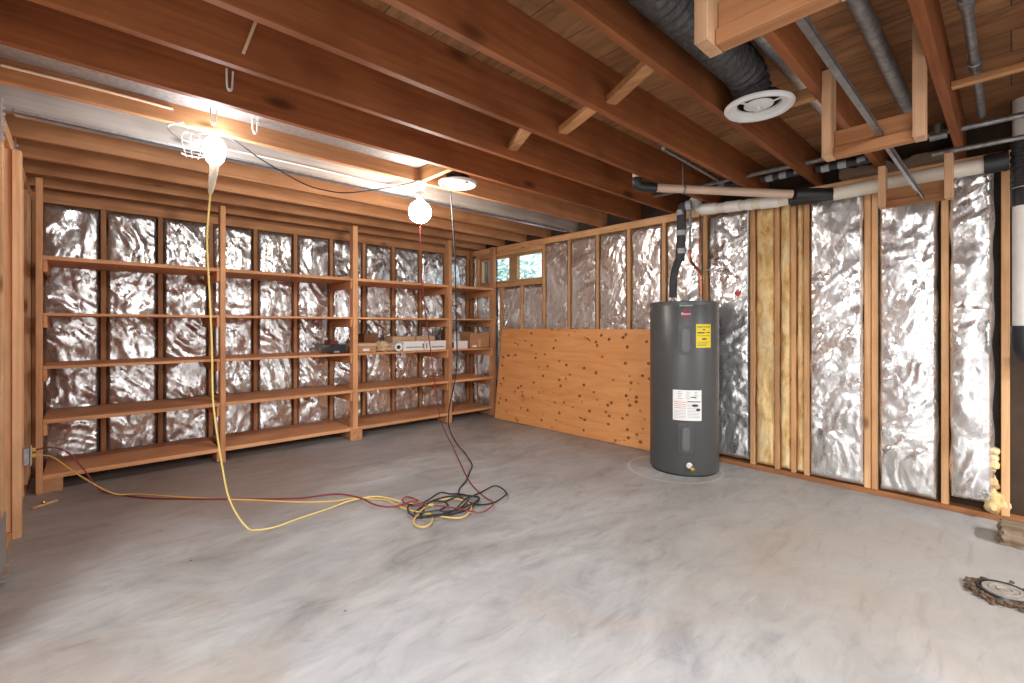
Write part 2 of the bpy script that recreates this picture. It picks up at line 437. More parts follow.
b = bmesh.new(); box(b, -4.2, 4.8, -4.23, -4.2, 0, TOP, 0); struct('wall_front', b, M['drywall'])
b = bmesh.new(); box(b, -4.23, -4.2, -4.2, 6, 0, TOP, 0); struct('wall_side', b, M['drywall'])

# window
w = thing('window_1', 'wide low window of two panes high in the right wall', 'window', (XR + .05, (WY0 + WY1) / 2, WZ0)); w['kind'] = 'structure'
b = bmesh.new(); fx0, fx1 = XR + .02, XR + .075
for z0, z1 in ((WZ0, WZ0 + .035), (WZ1 - .03, WZ1)): box(b, fx0, fx1, WY0, WY1, z0, z1)
for y0, y1 in ((WY0, WY0 + .03), (WY1 - .04, WY1), (4.445, 4.60), ): box(b, fx0, fx1, y0, y1, WZ0 + .035, WZ1 - .03)
obj('window_frame', b, M['window_wood'], w)
for y0, y1 in ((WY0 + .03, 4.445), (4.60, WY1 - .04)):
    b = bmesh.new(); box(b, XR + .055, XR + .060, y0, y1, WZ0 + .035, WZ1 - .03, 0); obj('window_pane', b, M['glass'], w)
b = bmesh.new(); box(b, XR + .035, XR + .075, 5.02, 5.05, WZ0 + .035, WZ1 - .03); obj('window_mullion', b, M['white'], w)

# shrub outside the window
t = thing('shrub', 'leafy shrub seen outside through the high window', 'shrub', (6.4, 6.2, 0))
b = bmesh.new()
for k in range(1500):
    p = Vector((6.6 + random.gauss(0, .35), 7.3 + random.gauss(0, .55), 1.9 + random.gauss(0, .6)))
    if p.z < .05: continue
    d1 = Vector((random.uniform(-1, 1), random.uniform(-1, 1), random.uniform(-1, 1))).normalized(); d2 = d1.orthogonal().normalized()
    vs = [b.verts.new(p + d1 * a + d2 * c) for a, c in ((-.09, 0), (0, .035), (.09, 0), (0, -.035))]; b.faces.new(vs)
obj('foliage', b, M['leaf'], t)
b = bmesh.new()
for k in range(7):
    a = k * .9; tube(b, [(6.4, 6.2, 0), (6.4 + .2 * math.cos(a), 6.3 + .3 * math.sin(a), 1.0), (6.4 + .4 * math.cos(a), 6.5 + .7 * math.sin(a), 2.1)], .02, 6, 4)
obj('stem', b, M['oldwood'], t)

# ------------------------------------------------------------------ lumber: plates, studs, joists
def lumber(name, dims, mat, label, cat, group=None, bev=.003):
    b = bmesh.new(); box(b, *dims, bev); return tag(obj(name, b, mat), label, cat, group)

lumber('bottom_plate', (XL - DEP, XR - .001, YB, YB + DEP, 0, .038), M['back_plate'], 'long floor plate under the studs behind the shelves', 'lumber')
lumber('top_plate', (XL - DEP, XR - .001, YB, YB + DEP, 2.235, JZ - .001), M['back_plate'], 'long top plate above the studs behind the shelves', 'lumber')
lumber('bottom_plate', (XR, XR + DEP, -1.6, YB + DEP, 0, .038), M['sill'], 'reddish floor plate along the foot of the right wall', 'lumber')
lumber('top_plate', (XR, XR + DEP, -1.6, YB + DEP, 2.235, JZ - .001), M['stud_y'], 'top plate running along the head of the right wall', 'lumber')
lumber('bottom_plate', (XL - DEP, XL, 2.3, YB - .001, 0, .038), M['stud_y'], 'pale floor plate along the foot of the left wall', 'lumber')
lumber('top_plate', (XL - DEP, XL, 2.3, YB - .001, 2.235, JZ - .001), M['stud_y'], 'top plate with metal ties at the head of the left wall', 'lumber')

BX = [.145 + .4 * i for i in range(-1, 11)]
for i, x in enumerate(BX):
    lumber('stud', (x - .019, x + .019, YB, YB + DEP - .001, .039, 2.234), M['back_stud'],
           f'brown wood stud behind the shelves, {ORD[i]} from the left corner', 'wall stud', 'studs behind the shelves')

RY = [3.945, 3.54, 3.13, 2.73, 2.33, 1.915, 1.505, 1.10, .715, .672, .30, .025]
rl = ['bare wood stud at the right side of the high window', 'wood stud second from the high window along the right wall', 'wood stud third from the high window along the right wall',
      'wood stud fourth from the high window along the right wall', 'wood stud between foil batts just left of the water heater pipes',
      'wood stud directly behind the copper tube above the water heater', 'wood stud on the left edge of the yellow insulation bay', 'wood stud on the right edge of the yellow insulation bay',
      'left one of the doubled studs between two foil batts', 'right one of the doubled studs between two foil batts', 'wood stud left of the last crinkled foil batt on the right', 'last wood stud on the right, next to the white drain stack']
for y, l in zip(RY, rl):
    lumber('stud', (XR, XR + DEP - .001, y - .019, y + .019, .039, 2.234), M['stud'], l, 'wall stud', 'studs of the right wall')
lumber('stud', (XR, XR + DEP - .001, 5.245, 5.283, .039, 2.234), M['stud'], 'wood stud at the far side of the high window near the corner', 'wall stud', 'studs of the right wall')
for y, l in ((4.34, 'short stud below the right pane of the high window'), (4.74, 'short stud below the window just right of the shelf end')):
    lumber('stud', (XR, XR + DEP - .001, y - .019, y + .019, .039, 1.745), M['stud'], l, 'wall stud', 'studs of the right wall')
lumber('window_sill_beam', (XR - .004, XR + DEP - .001, 3.966, 5.244, 1.748, 1.798), M['stud_y'], 'horizontal wood sill member under the high window', 'lumber')
lumber('window_header', (XR, XR + DEP - .001, 3.966, 5.244, 2.178, 2.234), M['stud_y'], 'horizontal wood header over the high window', 'lumber')
for y, l in ((1.315, 'narrow bare stud dividing the yellow insulation, on its left'), (1.195, 'narrow bare stud dividing the yellow insulation, on its right')):
    lumber('stud', (XR + .004, XR + DEP - .001, y - .017, y + .017, .039, 2.234), M['stud'], l, 'wall stud', 'studs of the right wall')
for i, (y, l) in enumerate(((2.72, 'left wall stud nearest the camera, at the edge of the photo'), (3.12, 'left wall stud second nearest the camera'), (3.52, 'left wall stud third nearest the camera, pale and broad'),
                            (3.92, 'left wall stud two places before the outlet'), (4.32, 'left wall stud just before the outlet box'), (4.66, 'left wall stud carrying the outlet box'), (5.0, 'left wall stud just behind the outlet, beside the shelf end'), (5.14, 'left wall stud second from the far left corner'), (5.3, 'left wall stud in the far left corner'))):
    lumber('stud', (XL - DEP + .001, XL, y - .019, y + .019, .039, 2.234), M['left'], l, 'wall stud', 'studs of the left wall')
lumber('stud', (XL + .001, XL + .039, 3.88, 3.96, .0, 2.23), M['left'], 'extra stud nailed flat on the left wall frame', 'wall stud', 'studs of the left wall')

JY = [-.2, .2, .6, 1.0, 1.40, 1.806, 2.205, 2.625, 3.05, 3.46, 3.89, 4.32, 4.74, 5.16, 5.41]
JL = ['rear ceiling joist above the drain stack at the right edge', 'ceiling joist beside the steel pipe at the upper right', 'ceiling joist carrying the wooden hanger frames at the upper right',
      'ceiling joist left of the ducts and the right round vent', 'ceiling joist second left of the ducts, with a brace on each side', 'ceiling joist third left of the ducts, over the tan pipe elbow',
      'ceiling joist with two short braces meeting it near the middle', 'ceiling joist on the near side of the round vent by the globe lamp', 'ceiling joist over the two lit lamps',
      'whitish grey ceiling joist with a metal strip just behind the lamps', 'ceiling joist first behind the whitish grey joist', 'ceiling joist second behind the whitish grey joist',
      'ceiling joist third behind the whitish grey joist', 'ceiling joist second closest to the shelf wall', 'ceiling joist lying right on the shelf wall top plate']
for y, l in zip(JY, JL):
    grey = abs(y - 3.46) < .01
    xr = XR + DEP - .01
    lumber('joist', (XL - DEP if y > 2.2 else -4.1, xr, y, y + .038, JZ, TOP - .001), M['grey_joist'] if grey else M['lamplit_joist'] if y > 3 else M['joist'], l, 'joist', 'open ceiling joists', .0015)
lumber('rim_joist', (XR + DEP - .008, XR + DEP + .004, -1.6, YB + DEP, JZ, TOP - .001), M['sheath'], 'dark rim board closing the joist ends on the right', 'lumber')

# bridging struts between joists
for (p0, p1, l) in (((1.99, 1.399, 2.374), (1.80, 1.039, 2.362), 'slanted wood strut between joists nearest the ducts'),
                    ((2.085, 1.805, 2.372), (1.925, 1.439, 2.352), 'slanted wood strut in the middle of the ceiling'),
                    ((2.05, 2.204, 2.374), (1.85, 1.845, 2.352), 'slanted wood strut next to the vent by the globe lamp')):
    bb = bmesh.new(); beam(bb, p0, p1, .064, .036); tag(obj('bridging_strut', bb, M['joist_y']), l, 'strut', 'bridging struts between joists')

# galvanized panning sheet, flashing strip
b = bmesh.new(); box(b, XL, 1.86, 2.665, 3.048, 2.41, 2.413, 0); tag(obj('galvanized_sheet', b, M['galv']), 'galvanized sheet panel closing a joist bay at the upper left', 'sheet metal')
b = bmesh.new(); box(b, -.25, 4.1, 3.4555, 3.4595, JZ - .006, JZ + .012, 0); box(b, -.25, 4.1, 3.4555, 3.51, JZ - .006, JZ - .002, 0)
tag(obj('metal_strip', b, M['galv']), 'shiny metal strip along the underside of the whitish grey joist', 'metal strip')
# metal ties on the left plate
for y, l in ((3.36, 'pale metal tie plate at the near end of the left top plate'), (4.02, 'grey toothed metal tie plate on the left top plate')):
    b = bmesh.new(); box(b, XL + .0005, XL + .003, y, y + .10, 2.14, 2.36, 0); box(b, XL - .05, XL + .003, y, y + .1, 2.3095, 2.3099, 0)
    for k in range(6): box(b, XL + .003, XL + .012, y + .085, y + .098, 2.16 + k * .03, 2.172 + k * .03, 0)
    tag(obj('metal_tie', b, M['galv']), l, 'metal tie')

b = bmesh.new(); box(b, -.281, -.274, 3.16, 3.42, .0385, .30, .001); box(b, -.281, -.25, 3.16, 3.42, .0385, .042, 0)
tag(obj('sheet_metal_scrap', b, M['galv']), 'pale bent metal sheet standing at the foot of the left wall', 'sheet metal')
# ------------------------------------------------------------------ insulation
def crumple(p, amp):
    """sharp folds of a crumpled sheet: creased slanting ridges of a few sizes over smooth facets"""
    q = p + Vector((noise.noise(p * 2.1), noise.noise(p * 2.1 + Vector((9, 2, 4))), noise.noise(p * 2.1 + Vector((3, 7, 1))))) * .22
    sl = q.z * .62 + q.x * .78; cr = (q.x * .62 - q.z * .78)
    g = Vector((sl * 1.25, q.y, cr * .55)); h = 0
    for f, a in ((3.0, 1.0), (7.0, .60), (15, .34)):
        h += a * (1 - 2.2 * abs(noise.noise(g * f)))
    d = noise.voronoi(q * 6.0)[0]
    return (h + .8 * min(.6, d[1] - d[0])) * amp

def batt(wall, a0, a1, z0, z1, face, label, mat='foil', amp=.011, bulge=.018, parent=None, name='insulation_batt', step=.0095, seed=None, cat='insulation', group=None, depth=.07):
    """wall 'back': spans x a0..a1 at y=face; wall 'right': spans y a0..a1 at x=face. Closed pillow with a crumpled front."""
    seed = random.uniform(0, 500) if seed is None else seed
    nu, nv = max(6, int((a1 - a0) / step)), max(10, int((z1 - z0) / step))
    b = bmesh.new(); G = []
    def put(a, d, z):
        return b.verts.new((a, face + d, z)) if wall == 'back' else b.verts.new((face + d, a, z))
    for j in range(nv + 1):
        row = []
        for i in range(nu + 1):
            u, v = i / nu, j / nv
            a, z = a0 + (a1 - a0) * u, z0 + (z1 - z0) * v
            e = min(min(u, 1 - u) * (a1 - a0) / .022, min(v, 1 - v) * (z1 - z0) / .04, 1)
            e = max(0, e); ee = math.sin(e * math.pi / 2)
            h = crumple(Vector((a * 1.0, seed, z * .85)), amp)
            d = .026 - bulge * ee * math.sin(math.pi * (.12 + .76 * u)) - h * (.4 + .6 * ee) - .020 * ee
            wob = .012 * noise.noise(Vector((z * 5, seed + 7, u)))
            a += wob * (1 if u in (0, 1) else 0)
            row.append(put(a, d, z))
        G.append(row)
    for j in range(nv):
        for i in range(nu):
            f = b.faces.new((G[j][i], G[j][i + 1], G[j + 1][i + 1], G[j + 1][i])); f.smooth = True
    loop = [G[0][i] for i in range(nu)] + [G[j][nu] for j in range(nv)] + [G[nv][i] for i in range(nu, 0, -1)] + [G[j][0] for j in range(nv, 0, -1)]
    bk = []
    for v_ in loop:
        c = v_.co.copy()
        if wall == 'back': c.y = face + depth
        else: c.x = face + depth
        bk.append(b.verts.new(c))
    n = len(loop)
    for k in range(n): b.faces.new((loop[k], loop[(k + 1) % n], bk[(k + 1) % n], bk[k]))
    b.faces.new(bk)
    bmesh.ops.recalc_face_normals(b, faces=b.faces[:])
    o = obj(name, b, M[mat], parent)
    return tag(o, label, cat, group) if parent is None else o

for i in range(len(BX) - 1):
    batt('back', BX[i] + .023, BX[i + 1] - .023, .06, 2.232, YB + .028, f'foil faced insulation behind the shelves, {ORD[i]} bay from the left corner', amp=.013, bulge=.02, group='foil batts behind the shelves', step=.0115, depth=.058)
lumber('stud', (4.166, XR - .001, 5.35, YB - .001, .0, 2.31), M['back_stud'], 'corner stud where the shelf wall meets the right wall', 'wall stud')
lumber('stud', (XL + .001, -.262, 5.33, YB - .001, .0, 2.23), M['back_stud'], 'corner stud where the shelf wall meets the left wall', 'wall stud')
GF = 'foil batts of the right wall'
full = [(3.54, 3.945, 'tall foil batt just right of the high window'), (3.13, 3.54, 'tall foil batt second right of the high window'), (2.73, 3.13, 'tall foil batt third right of the high window'),
        (2.33, 2.73, 'tall foil batt fourth right of the high window, above the plywood'), (1.915, 2.33, 'foil batt directly behind the pipes of the water heater'), (1.505, 1.915, 'foil batt right of the water heater with a red tag')]
for a0, a1, l in full: batt('right', a0 + .023, a1 - .023, .06, 2.232, XR + .022, l, amp=.011, group=GF, step=.0095)
batt('right', .735, 1.075, .05, 2.225, XR - .012, 'wide flat foil batt right of the yellow insulation', amp=.009, bulge=.02, group=GF)
batt('right', .335, .645, .05, 2.225, XR - .006, 'wide foil batt below the wooden header, between doubled stud and single stud', amp=.010, bulge=.02, group=GF)
batt('right', .075, .275, .10, 2.23, XR - .02, 'narrow bulging foil batt last on the right beside torn fibreglass', amp=.013, bulge=.035, group=GF)
batt('right', 4.36, 4.72, .06, 1.742, XR + .022, 'short foil batt under the window next to the shelf end', group=GF, step=.016)
batt('right', 3.967, 4.32, .06, 1.742, XR + .022, 'short foil batt under the right pane of the window', group=GF, step=.016)
batt('right', 4.762, 5.24, .06, 1.742, XR, 'short foil batt under the window in the corner behind the shelves', group=GF, step=.018)
for a0, a1, l in ((1.335, 1.483, 'yellow bare fibreglass strip, left and widest of three'), (1.215, 1.296, 'yellow bare fibreglass strip, middle of three'), (1.121, 1.176, 'yellow bare fibreglass strip, right and narrowest of three')):
    batt('right', a0, a1, .05, 2.23, XR + .022, l, 'fibre', amp=.016, bulge=.008, group='bare fibreglass strips', step=.012, depth=.06)
batt('right', 5.288, 5.392, .06, 2.232, XR + .015, 'narrow foil strip on the right wall in the far corner', amp=.008, bulge=.008, group=GF, step=.012)
# torn fibreglass at the foot of the last bay
b = bmesh.new()
for k in range(9):
    c = Vector((XR + .02 + random.uniform(-.02, .02), .085 + random.uniform(-.015, .03) , .10 + k * .042))
    bmesh.ops.create_icosphere(b, subdivisions=3, radius=.056 - .0034 * k, matrix=Matrix.Translation(c))
for v in b.verts:
    v.co += v.normal * .0 + Vector((noise.noise(v.co * 22), noise.noise(v.co * 22 + Vector((5, 1, 2))), noise.noise(v.co * 22 + Vector((1, 8, 3))))) * .034
for f in b.faces: f.smooth = True
tag(obj('fibreglass_tuft', b, M['fibre']), 'torn yellow fibreglass tuft at the foot of the last foil batt', 'insulation')

# ------------------------------------------------------------------ plywood sheet leaning on the right wall
b = bmesh.new()
t = bmesh.new(); box(t, -.009, .009, -1.22, 1.22, 0, 1.19, .002)
join(b, t, Matrix.Translation((4.035, 3.43, .004)) @ Matrix.Rotation(math.atan2(-.045, 2.4), 4, 'Z').inverted() @ Matrix.Rotation(math.radians(6.6), 4, 'Y'))
tag(obj('plywood_sheet', b, M['ply'], loc=(4.035, 3.43, .004)), 'knotty orange plywood sheet leaning along the right wall', 'plywood')

# ------------------------------------------------------------------ shelving
sh = thing('shelving_unit', 'long wooden shelving unit of five levels along the far wall', 'shelves', (2.0, 4.8, 0))
YF, YK = 4.79, YB - .004
PX = [-.222, .93, 2.16, 3.40, 4.13]
PW = [.036, .042, .055, .048, .05]
for x, pw in zip(PX, PW):
    b = bmesh.new(); box(b, x - pw / 2, x + pw / 2, YF, YF + .085, 0, 2.295, .003); obj('post', b, M['shelf_post'], sh)
for x in (PX[0] + .06, PX[2] + .0):
    b = bmesh.new(); box(b, x - .065, x + .065, YF - .025 if x > 1 else YF + .01, YF - .001 if x > 1 else YF + .08, 0, .115, .003); obj('foot_block', b, M['arm'], sh)
LZ = [.098, .505, .905, 1.295, 1.705]
for li, z in enumerate(LZ):
    th = (.034, .03, .022, .02, .03)[li]
    for k in range(4):
        b = bmesh.new(); box(b, PX[k] + PW[k] / 2 + .001, PX[k + 1] - PW[k + 1] / 2 - .001, YF + .006, YK, z, z + th, .002); obj('shelf_board', b, M['shelf'], sh)
    for k, x in enumerate(PX):
        xx = x + PW[k] / 2 + .002 if k == 0 else x - PW[k] / 2 - .024
        b = bmesh.new(); box(b, xx, xx + .022, YF + .012, YK, z - .088, z - .001, .002); obj('shelf_arm', b, M['arm'], sh)

# ------------------------------------------------------------------ things on the third shelf (z = .927)
SZ = LZ[2] + .022 + .0005
def carton(name, x0, x1, y0, y1, z0, z1, mat, label, cat, lid=None, prints=(), group=None):
    t = thing(name, label, cat, ((x0 + x1) / 2, (y0 + y1) / 2, z0), group)
    b = bmesh.new(); box(b, x0, x1, y0, y1, z0, z1, .003); obj('carton_body', b, mat, t)
    if lid:
        b = bmesh.new(); box(b, x0 - .006, x1 + .006, y0 - .006, y1 + .006, z1 + .0005, z1 + .032, .003); obj('lid', b, lid, t)
    for (a0, a1, c0, c1, mm, nm) in prints:
        b = bmesh.new(); box(b, x0 + (x1 - x0) * a0, x0 + (x1 - x0) * a1, y0 - .0022, y0 - .0005, z0 + (z1 - z0) * c0, z0 + (z1 - z0) * c1, 0); obj(nm, b, mm, t)
    return t
carton('storage_box', 1.925, 2.085, 4.86, 5.10, SZ, SZ + .095, M['black'], 'small black box on the third shelf left of the middle post', 'box', None, ((.2, .55, .12, .3, M['greyink'], 'label'),))
carton('storage_box', 2.02, 2.105, 5.12, 5.3, SZ, SZ + .13, plain('maroon_carton', (.22, .05, .035), .6), 'dark red box behind the black box on the third shelf', 'box')
carton('shoe_box', 2.20, 2.42, 4.83, 5.08, SZ, SZ + .07, M['card'], 'brown lidded shoe box with a white label on the shelf', 'box', M['cardl'], ((.28, .62, .25, .62, M['paperw'], 'label'),))
carton('cardboard_box', 2.42, 2.60, 5.14, 5.34, SZ, SZ + .20, plain('dark_carton', (.25, .11, .05), .8), 'small dark brown box standing behind the crumpled paper', 'box')
carton('cardboard_box', 2.745, 3.055, 5.06, 5.28, SZ, SZ + .165, M['cardl'], 'tan cardboard carton behind the left long white carton', 'box', None, ((.4, .75, .55, .72, M['card'], 'label'),))
carton('cardboard_box', 3.075, 3.345, 5.06, 5.28, SZ, SZ + .165, M['cardl'], 'plain tan cardboard carton beside the third post', 'box')
carton('light_carton', 2.76, 3.045, 4.83, 4.99, SZ, SZ + .112, M['paperw'], 'long white carton with print, left of two', 'box', None, ((.12, .85, .3, .42, M['greyink'], 'print_line'), (.9, .96, .2, .75, M['ink'], 'end_mark')), 'white cartons on the third shelf')
carton('light_carton', 3.055, 3.36, 4.83, 4.99, SZ, SZ + .112, M['paperw'], 'long white carton against the third post, right of two', 'box', None, ((.3, .9, .25, .40, M['greyink'], 'print_line'), (.05, .09, .2, .75, M['ink'], 'end_mark')), 'white cartons on the third shelf')
carton('light_carton', 3.435, 3.70, 4.83, 4.93, SZ, SZ + .10, M['paperw'], 'short white carton with a dark end mark right of the third post', 'box', None, ((.06, .16, .1, .9, M['ink'], 'end_mark'),))
# crumpled paper
b = bmesh.new(); bmesh.ops.create_icosphere(b, subdivisions=4, radius=1)
for v in b.verts:
    n_ = v.co.normalized(); k = 1 + .35 * crumple(n_ * .42 + Vector((3, 1, 2)), 1.0)
    v.co = Vector((2.54 + n_.x * .082 * k, 4.93 + n_.y * .075 * k, SZ + .045 + max(-.044, n_.z * .052 * k)))
tag(obj('crumpled_paper', b, M['kraft']), 'crumpled tan packing paper between shoe box and white roll', 'paper')
# white roll
t = thing('paper_roll', 'white paper roll with a dark open end on the shelf', 'roll', (2.71, 4.88, SZ))
b = bmesh.new(); lathe(b, [(.046, 0), (.046, .20), (.024, .20), (.024, .0), (.046, 0)], (2.695, 4.825, SZ + .047), 24, Vector((.12, 1, 0)).normalized()); obj('paper', b, M['paperw'], t)
b = bmesh.new(); lathe(b, [(.0, .012), (.023, .012), (.023, .19), (0, .19)], (2.695, 4.825, SZ + .047), 20, Vector((.12, 1, 0)).normalized()); obj('core', b, M['ink'], t)
# white plastic jug behind the short carton
b = bmesh.new(); lathe(b, [(0, 0), (.07, 0), (.085, .02), (.085, .13), (.075, .19), (.04, .215), (.03, .225), (0, .225)], (3.63, 5.035, SZ), 28)
tag(obj('plastic_jug', b, plain('milky_plastic', (.72, .73, .76), .4)), 'milky white rounded jug beside the open cardboard box', 'jug')
# open cardboard box
t = thing('open_box', 'open cardboard box with raised flaps at the end of the shelf', 'box', (3.9, 4.98, SZ))
b = bmesh.new(); X0, X1, Y0, Y1, H = 3.735, 4.075, 4.84, 5.13, .115
for d in ((X0, X1, Y0, Y0 + .005), (X0, X1, Y1 - .005, Y1), (X0, X0 + .005, Y0, Y1), (X1 - .005, X1, Y0, Y1)): box(b, *d, SZ, SZ + H, 0)
box(b, X0, X1, Y0, Y1, SZ, SZ + .005, 0); obj('carton_body', b, M['card'], t)
for (p0, p1) in ((((X0 + X1) / 2 - .085, Y0, SZ + H), ((X0 + X1) / 2 - .085, Y0 - .02, SZ + H + .085)), (((X0 + X1) / 2 + .085, Y0, SZ + H), ((X0 + X1) / 2 + .085, Y0 - .015, SZ + H + .088)),
                 (((X0 + X1) / 2, Y1, SZ + H), ((X0 + X1) / 2, Y1 + .03, SZ + H + .10))):
    b = bmesh.new(); beam(b, p0, p1, .005, .165 if p0[1] < 5 else .33, 0, (1, 0, 0)); obj('flap', b, M['card'], t)
b = bmesh.new(); box(b, X0 + .15, X0 + .19, Y0 - .002, Y0 - .0004, SZ + .01, SZ + H, 0); obj('tape_strip', b, M['cardl'], t)
b = bmesh.new(); box(b, X0 + .05, X0 + .12, Y0 - .002, Y0 - .0004, SZ + .012, SZ + .04, 0); obj('label', b, M['paperw'], t)

# ------------------------------------------------------------------ water heater
HC = Vector((3.82, 1.928, 0)); HR = .28; HT = 1.42
bear = math.atan2(HC.x, HC.y); DIR = Vector((math.sin(bear), math.cos(bear), 0)); RGT = Vector((math.cos(bear), -math.sin(bear), 0))
def onTank(phi, z, r=HR): return HC + (-DIR * math.cos(phi) + RGT * math.sin(phi)) * r + Vector((0, 0, z))
wh = thing('water_heater', 'tall grey cylindrical electric water heater standing against the right wall', 'water heater', HC)
b = bmesh.new(); lathe(b, [(0, .015), (HR - .004, .015), (HR, .022), (HR, HT - .012), (HR - .004, HT - .004), (HR - .012, HT), (0, HT + .012)], HC, 96); obj('tank', b, M['tank'], wh)
b = bmesh.new(); lathe(b, [(0, 0), (HR - .012, 0), (HR - .012, .0149), (0, .0149)], HC, 64); obj('base_ring', b, M['black'], wh)
b = bmesh.new(); lathe(b, [(HR - .002, HT - .03), (HR + .004, HT - .028), (HR + .004, HT - .002), (HR - .006, HT + .003), (HR - .006, HT - .03)], HC, 96); obj('top_rim', b, M['tank'], wh)
def patch(bm, phi0, phi1, z0, z1, r0, r1, bevel=0, n=14, corner=None):
    """a curved slab on the tank between two radii"""
    t = bmesh.new(); rows = []
    for i in range(n + 1):
        p = phi0 + (phi1 - phi0) * i / n; k = 1.0
        d = min(i, n - i) / n * 2
        zz0, zz1 = z0, z1
        if corner:
            s = max(0, 1 - d / corner[0]); off = corner[1] * (1 - math.sqrt(max(0, 1 - s * s))); zz0 += off; zz1 -= off
        rows.append([t.verts.new(onTank(p, z, r)) for z, r in ((zz0, r0), (zz0, r1), (zz1, r1), (zz1, r0))])
    for a, c in zip(rows, rows[1:]):
        for k in range(4): t.faces.new((a[k], a[(k + 1) % 4], c[(k + 1) % 4], c[k]))
    t.faces.new(rows[0][::-1]); t.faces.new(rows[-1])
    join(bm, t)
P0 = math.radians(3)
for z0, z1 in ((.985, 1.225), (.195, .440)):
    b = bmesh.new(); patch(b, P0 - .20, P0 + .20, z0, z1, HR - .002, HR + .008, corner=(.15, .012)); pan = obj('access_panel', b, M['tank'], wh)
    b = bmesh.new(); patch(b, P0 - .095, P0 + .095, z0 + .03, z1 - .03, HR + .0035, HR + .040, corner=(.5, .035))
    patch(b, P0 - .06, P0 + .06, z0 + .045, z1 - .045, HR + .040, HR + .046, corner=(.6, .03)); obj('raised_cover', b, M['cover'], pan)
    for zz in (z0 + .013, z1 - .013):
        b = bmesh.new(); lathe(b, [(0, 0), (.005, 0), (.004, .003), (0, .003)], onTank(P0, zz, HR + .003), 10, -DIR); obj('screw', b, M['iron'], pan)
# labels
def text_on_tank(name, body, size, phi, z, r, mat, parent, align='CENTER'):
    cu = bpy.data.curves.new(name, 'FONT'); cu.body = body; cu.size = size; cu.align_x = align; cu.align_y = 'CENTER'; cu.extrude = .0004
    to = bpy.data.objects.new(name, cu); C.objects.link(to)
    dg = bpy.context.evaluated_depsgraph_get(); me = bpy.data.meshes.new_from_object(to.evaluated_get(dg))
    bm = bmesh.new(); bm.from_mesh(me); bpy.data.objects.remove(to); bpy.data.meshes.remove(me)
    for v in bm.verts: v.co = onTank(phi + v.co.x / HR, z + v.co.y, r + v.co.z)
    return obj(name, bm, mat, parent)
PY = math.radians(33)
b = bmesh.new(); patch(b, PY - .24, PY + .24, 1.045, 1.235, HR - .001, HR + .001)
MI = 1
for (a0, a1, zc, h) in ((-.2, .02, 1.165, .010), (.07, .2, 1.168, .007), (-.06, .08, 1.115, .012), (-.04, .04, 1.190, .008), (-.2, .2, 1.142, .0025), (-.2, .2, 1.090, .0025), (-.2, .12, 1.075, .003), (-.2, .05, 1.064, .003)):
    patch(b, PY + a0, PY + a1, zc - h / 2, zc + h / 2, HR + .0008, HR + .0016, n=6)
MI = 0
yl = obj('energy_label', b, [M['ylabel'], M['ink']], wh); yl['label'] = 'yellow energy label'
text_on_tank('label_heading', 'ENERGYGUIDE', .0175, PY, 1.212, HR + .0014, M['ink'], yl)
PW_ = math.radians(5.5)
b = bmesh.new(); patch(b, PW_ - .40, PW_ + .40, 0.456, .702, HR - .001, HR + .001)
MI = 1
for r_ in range(5):
    for c_ in range(3): patch(b, PW_ - .26 + c_ * .22, PW_ - .26 + c_ * .22 + (.09, .13, .11)[(r_ + c_) % 3], .685 - r_ * .0135, .689 - r_ * .0135, HR + .0008, HR + .0016, n=4)
for r_ in range(10): patch(b, PW_ + .0, PW_ + .34, .590 - r_ * .012, .593 - r_ * .012, HR + .0008, HR + .0016, n=5)
for r_ in range(6): patch(b, PW_ - .36, PW_ - .04, .535 - r_ * .012, .538 - r_ * .012, HR + .0008, HR + .0016, n=5)
MI = 2
for r_ in range(4): patch(b, PW_ - .36, PW_ - .03, .602 - r_ * .016, .606 - r_ * .016, HR + .0008, HR + .0016, n=5)
MI = 3
patch(b, PW_ - .0, PW_ + .37, .606, .613, HR + .0008, HR + .0018, n=5); patch(b, PW_ + .12, PW_ + .30, .570, .588, HR + .0016, HR + .0022, n=5, corner=(.8, .006)); patch(b, PW_ + .24, PW_ + .36, .535, .555, HR + .0016, HR + .0022, n=5, corner=(.8, .006)); patch(b, PW_ + .1, PW_ + .24, .642, .65, HR + .0016, HR + .0022, n=5)
MI = 0
wl = obj('warning_label', b, [M['paperw'], M['greyink'], M['redink'], M['ink']], wh); wl['label'] = 'white printed warning label'
# emblem
PE = math.radians(3.5)
b = bmesh.new(); t = bmesh.new(); ring = []
for k in range(40):
    a = 2 * math.pi * k / 40; ring.append((PE + .037 * math.cos(a) / HR, 1.318 + .037 * math.sin(a)))
for rr in (HR - .001, HR + .0015): [t.verts.new(onTank(p, z, rr)) for p, z in ring]
V = list(t.verts)
for k in range(40): t.faces.new((V[k], V[(k + 1) % 40], V[40 + (k + 1) % 40], V[40 + k]))
t.faces.new([V[k] for k in range(39, -1, -1)])
cv = t.verts.new(onTank(PE, 1.318, HR + .0015))
for k in range(40): t.faces.new((V[40 + k], V[40 + (k + 1) % 40], cv))
join(b, t); em = obj('emblem', b, plain('crimson_badge', (.22, .012, .035), .4), wh); em['label'] = 'round dark red badge'
text_on_tank('badge_lettering', 'Rheem', .026, PE, 1.318, HR + .0022, M['paperw'], em)
text_on_tank('model_lettering', 'PERFORMANCE', .0145, PE, 1.384, HR + .0012, M['paperw'], wh)
